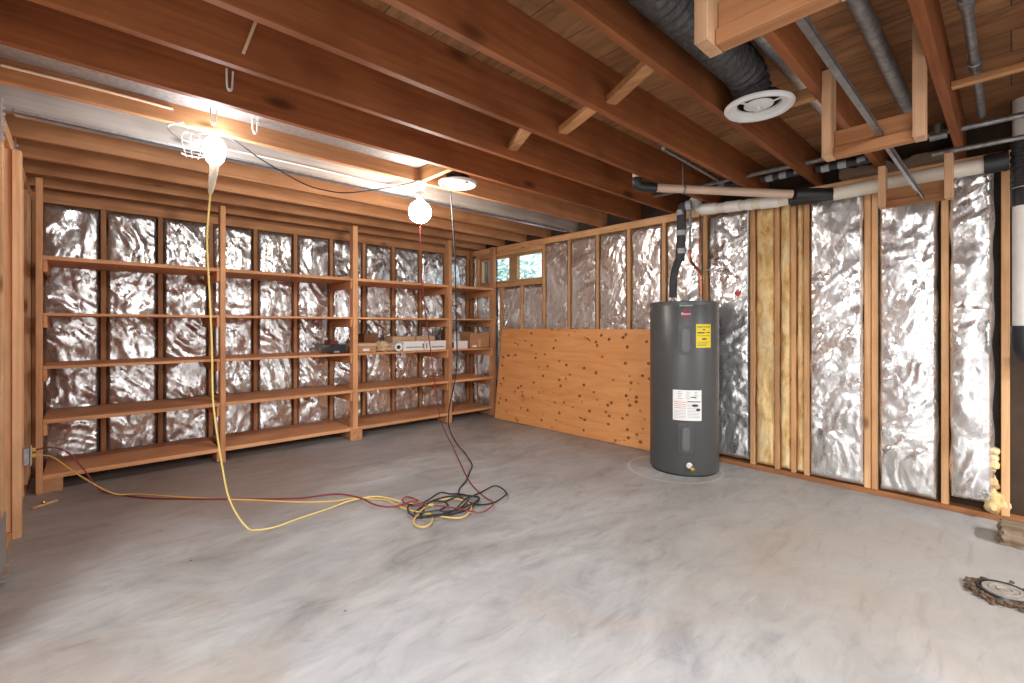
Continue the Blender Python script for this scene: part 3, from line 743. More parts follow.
# drain valve
dv = onTank(P0 + .1, .095)
b = bmesh.new(); lathe(b, [(.024, 0), (.024, .006), (.012, .01), (.012, .03), (0, .03)], dv, 24, -DIR); dvo = obj('drain_valve', b, M['ceramic'], wh)
b = bmesh.new(); lathe(b, [(0, 0), (.016, 0), (.018, .006), (.018, .028), (.014, .034), (0, .034)], dv - DIR * .018 + Vector((.012, -.012, -.008)), 20, (-DIR + RGT * .35 + Vector((0, 0, -.7))).normalized()); obj('valve_cap', b, M['brass'], dvo)
# nipples
for c in ((3.87, 2.055), (3.86, 1.80)):
    b = bmesh.new(); lathe(b, [(0, 0), (.022, 0), (.022, .03), (.014, .032), (.014, .05), (0, .05)], (c[0], c[1], HT + .004), 20); obj('pipe_nipple', b, M['iron'], wh)

# ------------------------------------------------------------------ pipes
# insulated hot pipe
t = thing('insulated_pipe', 'black foam wrapped pipe rising from the water heater top', 'pipe', (3.86, 2.095, HT + .06))
pp = [(3.87, 2.055, HT + .055), (3.87, 2.05, 1.62), (3.885, 2.03, 1.76), (3.90, 1.995, 1.84)]
b = bmesh.new(); tube(b, pp, .033, 18, 6); obj('lower_foam', b, M['rubber'], t)
p2 = [(3.895, 2.00, 1.80), (3.90, 1.995, 2.0), (3.90, 1.99, 2.17), (3.90, 1.985, 2.255), (3.90, 1.96, 2.275), (3.91, 1.90, 2.28)]
b = bmesh.new(); tube(b, p2, .04, 18, 5); obj('upper_foam', b, M['foam'], t)
for z in (1.86, 2.02, 2.20):
    b = bmesh.new(); lathe(b, [(.0405, 0), (.042, .002), (.042, .043), (.0405, .045)], (3.898 if z < 1.9 else 3.90, 1.992, z), 20); obj('tape_band', b, M['tape'], t)
b = bmesh.new(); tube(b, [(3.904, 1.945, 2.278), (3.91, 1.90, 2.28)], .042, 18); obj('tape_band', b, M['tape'], t)
# copper riser
t = thing('copper_tube', 'thin copper tube bending down to the water heater', 'pipe', (3.86, 1.80, HT + .06))
b = bmesh.new(); tube(b, [(3.86, 1.80, HT + .056), (3.86, 1.80, 1.60), (3.865, 1.81, 1.68), (3.90, 1.90, 1.78), (3.905, 1.915, 1.86)], .0125, 12, 6); obj('lower_tube', b, M['copper'], t)
b = bmesh.new(); tube(b, [(3.905, 1.915, 1.861), (3.91, 1.915, 2.225)], .0135, 12); obj('upper_tube', b, M['iron'], t)
b = bmesh.new(); lathe(b, [(.0155, 0), (.019, .006), (.019, .03), (.0155, .036)], (3.905, 1.915, 1.85), 14); obj('coupling', b, M['copper'], t)
b = bmesh.new(); tube(b, [(4.14, 1.93, .045), (4.12, 1.93, 1.70), (4.12, 1.925, 2.0), (4.13, 1.93, 2.23)], .009, 10, 4); tag(obj('copper_tube', b, M['copper']), 'thin copper line standing close to the stud behind the heater', 'pipe')
# foam insulated supply lines along the wall head
for (y0, y1, z, l) in ((1.93, 1.42, 2.405, 'dark insulated water line near the heater, high along the right wall'), (1.36, 1.05, 2.39, 'dark insulated water line in the joist bay above the yellow insulation'), (.985, .66, 2.375, 'dark insulated water line ending behind the middle hanger frame')):
    t = thing('water_line', l, 'pipe', (3.99, (y0 + y1) / 2, z), 'insulated water lines')
    b = bmesh.new(); tube(b, [(3.99, y0, z + .006), (3.99, y1, z - .006)], .026, 16); obj('foam_sleeve', b, M['foam'], t)
    for yy in (y0 - .06, (y0 + y1) / 2, y1 + .05):
        b = bmesh.new(); lathe(b, [(.0265, -.025), (.028, -.024), (.028, .024), (.0265, .025)], (3.99, yy, z), 18, 'y'); obj('tape_band', b, M['tape'], t)
b = bmesh.new(); tube(b, [(3.80, 2.30, 2.395), (3.80, .36, 2.385), (3.80, -.6, 2.38)], .017, 12); tag(obj('steel_pipe', b, M['iron']), 'long thin grey pipe running under the joist ends on the right', 'pipe')
b = bmesh.new(); tube(b, [(3.93, .34, 2.30), (3.93, -.6, 2.29)], .015, 12); tag(obj('steel_pipe', b, M['iron']), 'short grey pipe just above the right end of the cream drain pipe', 'pipe')
# grey pipes along the joist bays
b = bmesh.new(); tube(b, [(.3, .40, 2.475), (3.5, .40, 2.455)], .032, 18)
tag(obj('steel_conduit', b, M['iron']), 'thick grey pipe running between joists behind the middle hanger frame', 'pipe')
t = thing('conduit', 'thinner grey pipe with couplings near the upper right corner', 'pipe', (2.9, .1, 2.42))
b = bmesh.new(); tube(b, [(.8, .115, 2.455), (3.78, .115, 2.43)], .018, 14); obj('pipe_run', b, M['iron'], t)
for x in (2.44, 3.05):
    b = bmesh.new(); lathe(b, [(.019, -.03), (.026, -.028), (.026, .028), (.019, .03)], (x, .115, 2.441), 16, 'x'); obj('coupling', b, M['iron'], t)
b = bmesh.new(); tube(b, [(1.6, 1.72, 2.47), (1.55, 1.72, 2.47)], .01, 8); b.free()
b = bmesh.new(); tube(b, [(2.88, 1.60, 2.42), (3.02, 1.62, 2.43), (3.9, 1.62, 2.40)], .013, 10, 3); tag(obj('steel_pipe', b, M['iron']), 'thin grey pipe in the joist bay above the tan pipe', 'pipe')
lumber('batten', (3.05, 3.09, -.5, .198, 2.36, 2.39), M['joist_y'], 'thin wood batten across the last joist bay at upper right', 'lumber')
# tan drain
t = thing('tan_drain_pipe', 'long tan drain pipe slung under the joists above the heater', 'pipe', (3.45, 1.5, 2.2))
b = bmesh.new(); tube(b, [(3.10, 1.83, 2.25), (3.83, 1.10, 2.19)], .031, 20); obj('pipe_run', b, M['tan'], t)
b = bmesh.new(); tube(b, [(3.00, 1.88, 2.309), (3.00, 1.88, 2.28), (3.015, 1.875, 2.258), (3.05, 1.855, 2.25), (3.13, 1.80, 2.248)], .036, 20, 5); obj('elbow', b, M['rubber'], t)
b = bmesh.new(); tube(b, [(3.0, 1.88, 2.36), (3.0, 1.88, 2.29)], .030, 18); obj('riser_stub', b, M['tan'], t)
dd = Vector((.73, -.73, -.06)).normalized()
b = bmesh.new(); lathe(b, [(.032, 0), (.036, .002), (.036, .016), (.032, .018)], Vector((3.27, 1.66, 2.236)), 20, dd); tube(b, [(3.27, 1.66, 2.27), (3.27, 1.66, 2.42)], .006, 8); obj('hanger_strap', b, M['iron'], t)
# white branch and main drain
t = thing('white_branch_pipe', 'white branch pipe with wrapped joints below the tan pipe', 'pipe', (3.97, 1.5, 2.2))
b = bmesh.new(); tube(b, [(4.0, 1.78, 2.235), (3.98, 1.155, 2.185)], .042, 22); obj('pipe_run', b, M['pvc'], t)
b = bmesh.new(); tube(b, [(4.03, 1.93, 2.36), (4.02, 1.91, 2.30), (4.01, 1.87, 2.255), (4.0, 1.80, 2.24), (4.0, 1.72, 2.232)], .048, 20, 5); obj('elbow', b, M['pvcw'], t)
for y0, y1 in ((1.64, 1.52), (1.47, 1.42), (1.36, 1.23)):
    b = bmesh.new(); z_ = 2.185 + (y0 - 1.155) * .08; tube(b, [(3.99, y0, z_), (3.985, y1, z_ - (y0 - y1) * .08)], .0465, 22); obj('joint_wrap', b, M['pvcw'], t)
t = thing('main_drain_pipe', 'thick cream drain pipe along the right wall below the ceiling', 'pipe', (4.06, .5, 2.15))
b = bmesh.new(); tube(b, [(4.03, .90, 2.185), (4.05, .10, 2.205)], .048, 24); obj('pipe_run', b, M['pvc'], t)
b = bmesh.new(); tube(b, [(3.84, 1.085, 2.188), (4.03, .885, 2.186)], .043, 20); tube(b, [(3.98, 1.15, 2.185), (4.03, .885, 2.186)], .050, 22); obj('black_coupling', b, M['rubber'], t)
b = bmesh.new(); tube(b, [(4.046, .115, 2.205), (4.05, .01, 2.208)], .058, 22)
for y in (.10, .03): tube(b, [(4.05, y, 2.207), (4.05, y - .012, 2.207)], .061, 22)
obj('black_coupling', b, M['rubber'], t)
t = thing('drain_stack', 'upright white drain stack with ribbed black coupling at the right edge', 'pipe', (4.03, -.06, 1.1))
sx, sy = 4.03, -.055
b = bmesh.new(); tube(b, [(sx, sy, 1.12), (sx, sy, TOP - .002)], .052, 24); obj('pipe_run', b, M['pvcw'], t)
b = bmesh.new(); rp = []
for k in range(12): rp += [(.056 + .006 * (k % 2), 2.03 + k * .022), (.056 + .006 * (k % 2), 2.03 + k * .022 + .018)]
lathe(b, [(.053, 2.03)] + rp + [(.053, 2.30)], (sx, sy, 0), 28); obj('ribbed_coupling', b, M['rubber'], t)
b = bmesh.new(); lathe(b, [(.053, 1.92), (.060, 1.925), (.060, 2.02), (.053, 2.025)], (sx, sy, 0), 28); obj('black_coupling', b, M['rubber'], t)
b = bmesh.new(); tube(b, [(sx, sy, 1.22), (sx, sy, 1.13), (sx + .02, sy - .01, 1.06), (sx + .1, sy - .05, 1.02), (sx + .16, sy - .07, 1.02)], .059, 22, 4); obj('black_elbow', b, M['rubber'], t)
# tees
for p, l in (((3.80, .30, 2.37), 'small white pipe tee behind the right hanger upright'), ((3.72, -.10, 2.43), 'small pale pipe tee in the dark corner at the upper right')):
    b = bmesh.new(); tube(b, [(p[0], p[1] - .04, p[2]), (p[0], p[1] + .04, p[2])], .024, 14); tube(b, [p, (p[0], p[1], p[2] + .07)], .022, 14)
    tag(obj('pipe_tee', b, M['iron']), l, 'pipe fitting')

# ------------------------------------------------------------------ hanger frames and steel bars
ZH = 2.0
for (x0, x1, l, zt) in ((1.245, 1.345, 'wooden hanger frame closest to the camera at the top edge', (2.54, 2.54)), (2.515, 2.605, 'wooden hanger frame in the middle of the upper right', (2.40, 2.48)), (3.85, 3.94, 'wooden hanger frame against the right wall over the drain pipe', (2.27, 2.27))):
    t = thing('hanger_frame', l, 'hanger frame', ((x0 + x1) / 2, .43, ZH), 'wooden hanger frames')
    for (y0, y1), z1 in zip(((.561, .599), (.240, .279)), zt):
        b = bmesh.new(); box(b, x0, x1, y0, y1, ZH, z1); obj('upright', b, M['hang_z'], t)
    b = bmesh.new(); box(b, x1 - .038, x1, .28, .560, ZH + .002, ZH + .125); box(b, x1 - .055, x1 - .0385, .28, .560, ZH + .002, ZH + .045); obj('crosspiece', b, M['hang_y'], t)
b = bmesh.new()
box(b, 1.36, 2.566, .378, .381, 2.046, 2.066, 0); box(b, 1.36, 2.566, .378, .399, 2.0455, 2.049, 0)
tag(obj('steel_angle', b, M['steel']), 'long grey steel angle running from near to middle hanger frame', 'steel bar', 'steel angles on the hanger frames')
b = bmesh.new()
box(b, 2.607, 3.90, .372, .375, 2.012, 2.04, 0); box(b, 2.607, 3.885, .372, .402, 2.0455, 2.049, 0)
tag(obj('steel_angle', b, M['steel']), 'grey steel angle from the middle hanger frame to the wall', 'steel bar', 'steel angles on the hanger frames')

# ------------------------------------------------------------------ ducts and round vents
def flex(pts, r, pitch, amp, n=8):
    P = smooth_path(pts, n); L = 0; Q = [P[0]]
    # resample
    out = []; step = pitch / 4
    for a, c in zip(P, P[1:]):
        d = (c - a).length; k = max(1, int(d / step))
        for i in range(k): out.append(a + (c - a) * i / k)
    out.append(P[-1])
    return out, [r + amp * math.sin(i * math.pi / 2) for i in range(len(out))]
b = bmesh.new(); pts, rad = flex([(.6, .87, 2.44), (1.5, .87, 2.44), (2.1, .87, 2.44), (2.28, .868, 2.438), (2.36, .865, 2.41), (2.40, .86, 2.353)], .086, .045, .004)
tube(b, pts, .09, 24, 0, rad); tag(obj('flexible_duct', b, M['duct']), 'dark ribbed flexible duct leading to the right round vent', 'duct')
b = bmesh.new(); pts, rad = flex([(1.35, .705, 2.48), (2.5, .705, 2.48), (3.2, .71, 2.475)], .058, .06, .0025)
tube(b, pts, .06, 22, 0, rad); tag(obj('foil_duct', b, M['galv']), 'silver foil duct passing behind the right round vent', 'duct')
lumber('blocking', (2.565, 2.603, .640, .998, JZ, 2.37), M['joist_y'], 'wood block between joists right of the right round vent', 'lumber', 'blocking beside the vents')
lumber('blocking', (1.875, 1.913, 2.664, 3.049, JZ, 2.43), M['joist_y'], 'lit wood block between joists left of the vent by the globe lamp', 'lumber', 'blocking beside the vents')
def vent(c, r, label):
    t = thing('round_vent', label, 'vent', c, 'round ceiling vents')
    x, y, z = c
    b = bmesh.new(); lathe(b, [(r * .62, .020), (r * .64, .010), (r * .80, .000), (r * .84, -.014), (r * .93, -.016), (r, -.004), (r, .004), (r * .9, .010), (r * .7, .020), (r * .62, .020)], c, 56); obj('outer_ring', b, M['white'], t)
    b = bmesh.new(); lathe(b, [(0, -.002), (r * .30, -.001), (r * .42, .006), (r * .43, .010), (r * .3, .006), (0, .004)], c, 44); obj('center_cone', b, M['white'], t)
    b = bmesh.new(); lathe(b, [(r * .60, .05), (r * .615, .05), (r * .615, .0175), (r * .60, .0175), (r * .60, .05)], c, 40); lathe(b, [(0, .049), (r * .6, .049), (r * .6, .052), (0, .052)], c, 40); obj('throat', b, M['black'], t)
    b = bmesh.new()
    for k in range(3):
        a = k * 2.094 + .5; beam(b, (x + math.cos(a) * r * .4, y + math.sin(a) * r * .4, z + .005), (x + math.cos(a) * r * .66, y + math.sin(a) * r * .66, z + .008), .012, .004, 0)
    obj('spoke', b, M['white'], t)
    b = bmesh.new(); lathe(b, [(0, -.018), (.009, -.016), (.011, -.0025), (0, -.0025)], c, 14); obj('knob', b, M['ceramic'], t)
vent((2.44, .845, JZ - .012), .155, 'white round ceiling vent at the upper right under the ducts')
vent((2.085, 2.845, JZ - .012), .145, 'white round ceiling vent beside the globe lamp')
b = bmesh.new(); lathe(b, [(.088, .0), (.09, .0), (.09, .05), (.088, .05), (.088, 0)], (2.085, 2.845, JZ + .045), 32); lathe(b, [(0, 0), (.09, 0), (.09, .01), (0, .01)], (2.085, 2.845, JZ + .09), 32)
tag(obj('duct_boot', b, M['galv']), 'short metal duct collar over the vent by the globe lamp', 'duct')

# ------------------------------------------------------------------ lamps
GX, GY, GZ = 1.885, 3.055, 2.065
t = thing('globe_lamp', 'lit white globe bulb in a porcelain holder under the joist', 'lamp', (GX, GY, JZ))
b = bmesh.new(); lathe(b, [(0, JZ - .001), (.05, JZ - .001), (.05, JZ - .012), (.036, JZ - .03), (.034, JZ - .065), (.03, JZ - .07), (0, JZ - .07)], (GX, GY, 0), 32); obj('lampholder', b, M['ceramic'], t)
b = bmesh.new(); lathe(b, [(0, JZ - .071), (.028, JZ - .071), (.03, JZ - .135), (.026, JZ - .155), (0, JZ - .155)], (GX, GY, 0), 24); obj('screw_collar', b, M['iron'], t)
b = bmesh.new(); R = .085
lathe(b, [(0, -R)] + [(R * math.cos(a), R * math.sin(a)) for a in [(-80 + 10 * k) * math.pi / 180 for k in range(15)]] + [(.03, R * 1.0), (.0, R * 1.02)], (GX, GY, GZ + .02), 40); obj('bulb', b, M['globe'], t)
LX, LY, LZ_ = .545, 3.02, 2.185
t = thing('work_lamp', 'glaring caged work lamp clipped to the joist at left', 'lamp', (LX, LY, LZ_))
b = bmesh.new(); prof = [(0, -.085)] + [(.058 * math.cos(a) * (1 if s > 0 else .92), .082 * math.sin(a)) for a, s in [((-70 + 10 * k) * math.pi / 180, (-70 + 10 * k)) for k in range(15)]] + [(0, .083)]
lathe(b, prof, (LX, LY, LZ_ + .01), 36); obj('bulb', b, M['led'], t)
b = bmesh.new(); tube(b, [(LX, LY, LZ_ - .07), (LX - .004, LY, LZ_ - .115), (LX - .012, LY, LZ_ - .17), (LX - .018, LY, LZ_ - .215), (LX - .02, LY, LZ_ - .235)], .02, 16, 0, [.024, .021, .018, .014, .008]); obj('handle', b, plain('beige_handle', (.55, .47, .34), .5), t)
b = bmesh.new()
cx, cy, cz = LX - .105, LY - .03, LZ_ - .002      # the wire guard swung open to the left
for dx in (-.055, -.015, .03):
    tube(b, [(cx + dx * .6, cy - .035, cz - .075), (cx + dx, cy - .045, cz), (cx + dx * .8, cy - .02, cz + .055), (cx + dx * .3, cy + .02, cz + .075)], .0026, 6, 4)
for dz, rr in ((-.045, .052), (.03, .056)):
    tube(b, [(cx + rr * math.cos(a), cy + .035 * math.sin(a), cz + dz) for a in [k * 2 * math.pi / 16 for k in range(17)]], .0026, 6)
tube(b, [(cx + .05, cy, cz - .04), (LX - .03, LY, LZ_ - .06)], .003, 6); tube(b, [(cx + .03, cy, cz + .075), (LX, LY + .01, LZ_ + .115), (LX + .005, LY + .035, LZ_ + .13)], .003, 6, 4)
obj('wire_guard', b, M['white'], t)

# ------------------------------------------------------------------ cords
def cord(name, pts, r, mat, label, smooth=5, cat='cord', group=None):
    b = bmesh.new(); tube(b, pts, r, 8, smooth); return tag(obj(name, b, mat), label, cat, group)
def fl(l, r, dz=None):
    return [(x, y, r + .001 + (0 if dz is None else dz[i])) for i, (x, y) in enumerate(l)]
R1 = .005
yo = [(.159, 4.564), (.313, 4.282), (.616, 3.895), (.895, 3.584), (1.107, 3.338), (1.291, 3.191), (1.401, 3.165), (1.511, 3.037), (1.551, 2.925), (1.557, 2.799), (1.573, 2.671), (1.619, 2.563), (1.663, 2.458), (1.715, 2.369), (1.779, 2.351), (1.875, 2.413), (1.922, 2.484), (1.93, 2.573), (1.896, 2.654), (1.814, 2.681), (1.705, 2.662), (1.604, 2.598), (1.511, 2.518), (1.483, 2.448), (1.503, 2.391), (1.565, 2.41), (1.626, 2.493), (1.65, 2.599)]
cord('extension_cord', [(-.232, 4.636, .318), (-.15, 4.60, .30), (-.071, 4.52, .229), (.034, 4.42, .136), (.174, 4.32, .033)] + fl(yo[1:], R1, [.0] * 7 + [.012] * 20), R1, M['ycord'], 'orange yellow extension cord from the outlet to the tangle on the floor')
cord('lamp_cord', [(LX - .02, LY, LZ_ - .234), (.512, 3.03, 1.696), (.529, 3.05, 1.365), (.542, 3.07, 1.085), (.551, 3.09, .80), (.579, 3.11, .563), (.607, 3.13, .38), (.635, 3.14, .225), (.682, 3.14, .094)] + fl([(.735, 3.12), (.764, 3.06), (.859, 3.027), (1.015, 3.061), (1.217, 3.092), (1.369, 3.094), (1.529, 3.04), (1.60, 2.86), (1.66, 2.72), (1.74, 2.63)], R1, [0] * 5 + [.013] * 5), R1, M['ycord2'], 'pale yellow cord hanging from the work lamp down to the floor')
ro = [(.155, 4.456), (.357, 4.135), (.715, 3.777), (.9, 3.605), (1.132, 3.415), (1.321, 3.266), (1.418, 3.073), (1.43, 2.917), (1.469, 2.812), (1.541, 2.768), (1.634, 2.774), (1.683, 2.753), (1.676, 2.858), (1.641, 2.866), (1.6, 2.807), (1.617, 2.72), (1.69, 2.675)]
cord('extension_cord', [(-.232, 4.645, .355), (-.15, 4.635, .36), (-.06, 4.62, .30), (.03, 4.585, .15), (.09, 4.53, .04)] + fl(ro, .0055, [.0] * 5 + [.022] * 12), .0055, M['rcord'], 'dark red extension cord from the outlet into the tangle')
rb = [(2.444, 3.288), (2.271, 2.974), (2.169, 2.755), (2.1, 2.541), (2.053, 2.409), (2.013, 2.352), (1.911, 2.313), (1.863, 2.325), (1.84, 2.379), (1.79, 2.50), (1.72, 2.62)]
cord('lamp_cord', [(GX, GY - .004, GZ - .085), (1.922, 3.1, 1.652), (1.99, 3.15, 1.346), (2.12, 3.25, .94), (2.30, 3.42, .468), (2.50, 3.60, .22), (2.66, 3.70, .03)] + fl(rb, .0052, [0] * 4 + [.02] * 7), .0045, M['rcord'], 'thin red cord hanging from the globe bulb to the floor')
bo = [(2.62, 3.42), (2.50, 3.2), (2.382, 3.079), (2.207, 2.903), (2.079, 2.809), (1.988, 2.698), (1.951, 2.578), (1.971, 2.438), (2.056, 2.382), (2.166, 2.403), (2.24, 2.464), (2.268, 2.548), (2.238, 2.604), (2.134, 2.617), (2.009, 2.574), (1.918, 2.535), (1.798, 2.484), (1.695, 2.45), (1.609, 2.467), (1.553, 2.54), (1.536, 2.619), (1.585, 2.704), (1.684, 2.728), (1.743, 2.722), (1.866, 2.759), (1.941, 2.742), (1.981, 2.652), (1.96, 2.545), (1.862, 2.493), (1.736, 2.454), (1.689, 2.497), (1.803, 2.57), (1.803, 2.641), (1.715, 2.653), (1.658, 2.637)] + [(1.80 + .055 * (k // 12) + (.24 - .06 * (k // 12)) * math.cos(k * math.pi / 6 + 3.4), 2.56 - .015 * (k // 12) + (.135 - .045 * (k // 12)) * math.sin(k * math.pi / 6 + 3.4)) for k in range(22)]
cord('extension_cord', [(2.10, 2.96, 2.27), (2.208, 3.05, 1.752), (2.29, 3.15, 1.353), (2.41, 3.30, .966), (2.461, 3.4, .735), (2.466, 3.5, .452), (2.53, 3.58, .25), (2.64, 3.60, .08), (2.67, 3.54, .02)] + fl(bo, .0065, [0] * 7 + [.008 + .011 * (k % 3) for k in range(28)] + [.014 + .006 * math.sin(k * 1.7) + .004 * (k // 12) for k in range(22)]), .0055, M['bcord'], 'black extension cord hanging by the vent and coiled on the floor')
cord('cable', [(.60, 3.02, 2.30), (.70, 3.02, 2.25), (.80, 3.015, 2.195), (1.018, 3.01, 2.11), (1.16, 3.01, 2.095), (1.31, 3.01, 2.11), (1.604, 3.02, 2.205), (1.80, 3.03, 2.285), (1.83, 3.04, 2.30)], .0042, M['bcord'], 'dark cable sagging between the work lamp and the globe lamp')
cord('cable', [(.62, 3.448, 2.47), (1.2, 3.447, 2.475), (1.8, 3.446, 2.45), (1.95, 3.40, 2.42), (1.93, 3.25, 2.40)], .006, M['wcable'], 'upper white cable along the whitish grey joist', group='white cables on the grey joist')
cord('cable', [(.62, 3.446, 2.36), (1.2, 3.445, 2.365), (1.75, 3.444, 2.36), (1.95, 3.38, 2.36)], .006, M['wcable'], 'lower white cable along the whitish grey joist', group='white cables on the grey joist')
cord('cable', [(-.26, 3.044, 2.375), (.1, 3.043, 2.38), (.36, 3.04, 2.376)], .007, plain('cream_cable', (.85, .62, .42), .5), 'cream cable end along the joist at the upper left')
cord('cable', [(.40, 3.0, 2.304), (.33, 2.99, 2.26), (.37, 2.98, 2.215), (.43, 2.98, 2.20), (.47, 2.99, 2.225)], .005, M['wcable'], 'white cable loop left of the work lamp')
cord('cable', [(4.17, 1.90, 1.73), (4.15, 1.78, 1.72), (4.14, 1.66, 1.77), (4.15, 1.58, 1.86), (4.15, 1.545, 1.93)], .005, M['wcable'], 'thin white cable crossing the foil above the heater')
cord('cable', [(4.15, 1.70, 1.42), (4.14, 1.60, 1.46), (4.15, 1.535, 1.50), (4.165, 1.532, 1.8), (4.17, 1.53, 2.22)], .0055, M['wcable'], 'pale cable running down beside the stud right of the heater')
b = bmesh.new(); t_ = bmesh.new()
hp = [(0, -.03), (.018, -.012), (.028, .006), (.02, .02), (.008, .018), (0, .01), (-.008, .018), (-.02, .02), (-.028, .006), (-.018, -.012)]
for d in (0, .004): [t_.verts.new((4.132 + d, 1.60 + a, 1.50 + c)) for a, c in hp]
t_.verts.ensure_lookup_table(); n = len(hp)
t_.faces.new([t_.verts[k] for k in range(n)]); t_.faces.new([t_.verts[n + k] for k in range(n - 1, -1, -1)])
for k in range(n): t_.faces.new((t_.verts[k], t_.verts[n + k], t_.verts[n + (k + 1) % n], t_.verts[(k + 1) % n]))
join(b, t_); tag(obj('red_tag', b, M['red']), 'small red heart shaped tag on the foil right of the heater', 'tag')

# strap hangers under the joists near the work lamp
for (x, y, zt, zb_, l) in ((.53, 2.97, 2.408, 2.325, 'white metal strap clip above the work lamp'), (.735, 2.97, 2.408, 2.335, 'white metal strap clip right of the work lamp'), (.53, 2.592, 2.47, 2.37, 'pale metal strap clip on the joist in front of the work lamp')):
    b = bmesh.new(); tube(b, [(x - .012, y, zt), (x - .01, y, zb_ + .015), (x, y + .004, zb_), (x + .012, y + .01, zb_ + .012), (x + .018, y + .012, zt)], .0045, 8, 4)
    lathe(b, [(0, -.006), (.008, -.005), (.008, .006), (0, .007)], (x, y + .003, zb_), 12)
    tag(obj('strap_clip', b, M['wcable']), l, 'strap clip', 'strap clips on the joists')
b = bmesh.new(); beam(b, (.55, 2.196, 2.53), (.50, 2.196, 2.365), .014, .012, .001); tag(obj('wood_peg', b, M['cardl']), 'slim pale wooden peg on the joist face at the upper left', 'peg')

# ------------------------------------------------------------------ outlet on the left wall
t = thing('outlet', 'grey electrical outlet box on the left wall stud with cords', 'outlet', (-.27, 4.62, .26))
b = bmesh.new(); box(b, XL + .0005, -.255, 4.572, 4.64, .268, .385, .004); obj('junction_box', b, M['galv'], t)
b = bmesh.new(); box(b, -.2545, -.249, 4.565, 4.647, .258, .395, .003); obj('cover_plate', b, M['white'], t)
b = bmesh.new()
for z in (.318, .356): lathe(b, [(0, 0), (.015, 0), (.015, .012), (.010, .018), (0, .018)], (-.2488, 4.634 if z < .33 else 4.643, z), 14, 'x')
obj('plug', b, M['ycord'], t)
b = bmesh.new(); beam(b, (-.24, 4.44, .0065), (-.12, 4.53, .0065), .022, .012); tag(obj('wood_scrap', b, M['left']), 'thin pale wood scrap on the floor below the outlet', 'scrap')
b = bmesh.new(); lathe(b, [(0, .013), (.012, .013), (.014, .02), (.008, .03), (0, .03)], (-.185, 4.48, 0), 12); tag(obj('wire_nut', b, M['brass']), 'small yellow wire connector lying on the wood scrap', 'connector')

# ------------------------------------------------------------------ things at the right edge
# broken timber block
b = bmesh.new(); t_ = bmesh.new(); bmesh.ops.create_grid(t_, x_segments=1, y_segments=1, size=.1); t_.free()
bmesh.ops.create_cube(b, size=1); bmesh.ops.subdivide_edges(b, edges=b.edges[:], cuts=7, use_grid_fill=True)
for v in b.verts:
    c = v.co; p = Vector((3.86 + c.x * .20, -.125 + c.y * .34, .046 + c.z * .088)); nn = noise.noise(p * 14) * .014
    p += Vector((nn, noise.noise(p * 14 + Vector((3, 3, 3))) * .014, nn * (.6 if c.z > -.4 else 0)))
    if c.y > .4: p.y += .03 * noise.noise(Vector((p.x * 30, 0, p.z * 30)))
    p.z = max(p.z, .001); v.co = p
tag(obj('timber_block', b, M['oldwood']), 'weathered broken timber block on the floor at the right edge', 'timber')
# old floor cap with debris
t = thing('floor_cap', 'round worn floor cap ringed by dark debris at the right edge', 'floor cap', (3.04, .0, 0))
b = bmesh.new(); lathe(b, [(0, .026), (.022, .026), (.026, .030), (.03, .026), (.046, .0265), (.05, .030), (.055, .0265), (.074, .027), (.078, .020), (.078, .001), (0, .001)], (3.06, .02, 0), 44); obj('cap', b, M['tree_cap'], t)
b = bmesh.new(); lathe(b, [(.079, .001), (.094, .004), (.097, .014), (.092, .027), (.082, .025), (.079, .001)], (3.06, .02, 0), 44); obj('rim', b, M['black'], t)
b = bmesh.new()
for k in range(260):
    a = random.uniform(0, 6.283); r_ = random.gauss(.108, .014)
    if math.sin(a) * .7 - math.cos(a) * .7 < -.2 and random.random() < .6: continue
    c = Vector((3.06 + r_ * math.cos(a), .02 + r_ * math.sin(a), random.uniform(.003, .02)))
    bmesh.ops.create_icosphere(b, subdivisions=1, radius=random.uniform(.004, .012), matrix=Matrix.Translation(c) @ Matrix.Rotation(random.uniform(0, 3), 4, 'Z') @ Matrix.Diagonal((1.6, 1, .6, 1)))
for v in b.verts: v.co.z = max(v.co.z, .0005)
db = obj('debris', b, M['dirt'], t); db['kind'] = 'stuff'
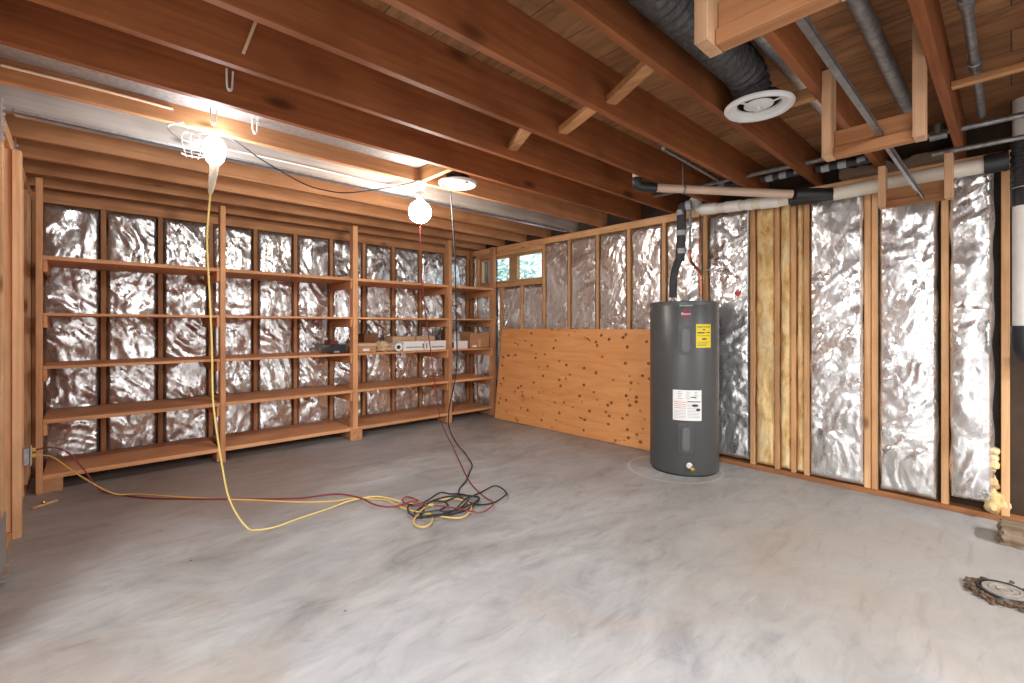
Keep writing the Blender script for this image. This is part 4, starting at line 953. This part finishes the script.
# crumpled paper on the wall plate
b = bmesh.new()
for v_ in range(1): pass
bmesh.ops.create_grid(b, x_segments=24, y_segments=60, size=1)
for v in b.verts:
    p = Vector((4.17 + v.co.x * .05, .55 + v.co.y * .32, 0)); p.z = 2.335 + crumple(Vector((p.x * 2, p.y * 2, 4)), .02) + .01; p.x += .02 * noise.noise(p * 9); p.z = max(p.z, 2.312); v.co = p
g = bmesh.ops.extrude_face_region(b, geom=b.faces[:])
for v in [e for e in g['geom'] if isinstance(e, bmesh.types.BMVert)]: v.co.z = 2.3105
bmesh.ops.recalc_face_normals(b, faces=b.faces[:])
tag(obj('paper_scrap', b, plain('old_builder_paper', (.22, .15, .10), .85)), 'crumpled dark building paper lying on the top plate over the drain pipe', 'paper')

# ------------------------------------------------------------------ light
def fill_light(name, loc, e, sx, sy):
    """added fill light with no fixture, just under the joists behind the camera, shining down"""
    l = bpy.data.lights.new(name, 'AREA'); l.shape = 'RECTANGLE'; l.size = sx; l.size_y = sy; l.energy = e; l.color = (.97, .985, 1)
    o = bpy.data.objects.new(name, l); o.location = loc; C.objects.link(o); return o
fill_light('fill_light', (.7, -.75, JZ - .04), 30, 1.2, .25)  # unseen area lights added behind the camera to brighten the room
fill_light('fill_light', (3.0, -2.6, JZ - .04), 75, 1.2, .25)
fill_light('fill_light', (-1.9, -.4, JZ - .04), 120, 1.2, .25)

wd = bpy.data.worlds.new('outdoor_sky'); SC.world = wd; wd.use_nodes = True
bg = wd.node_tree.nodes['Background']; bg.inputs[0].default_value = (.66, .80, .90, 1); bg.inputs[1].default_value = .95

# ------------------------------------------------------------------ camera and colour
cam = bpy.data.cameras.new('camera'); co = bpy.data.objects.new('camera', cam); C.objects.link(co)
co.location = (0, 0, 1.22); co.rotation_euler = (math.radians(90), 0, math.radians(-42.9))
cam.sensor_width = 36; cam.lens = 464.0 / 1024 * 36; cam.shift_y = -(341.5 - 326.0) / 1024; cam.clip_start = .02
SC.camera = co
vs = SC.view_settings
vs.view_transform = 'Standard'; vs.look = 'None'; vs.gamma = 1; vs.exposure = 1.5; vs.use_curve_mapping = False
SC.cycles.max_bounces = 10; SC.cycles.diffuse_bounces = 6; SC.cycles.glossy_bounces = 5
SC.cycles.sample_clamp_indirect = 6; SC.cycles.use_denoising = True
SC.cycles.caustics_reflective = False; SC.cycles.caustics_refractive = False
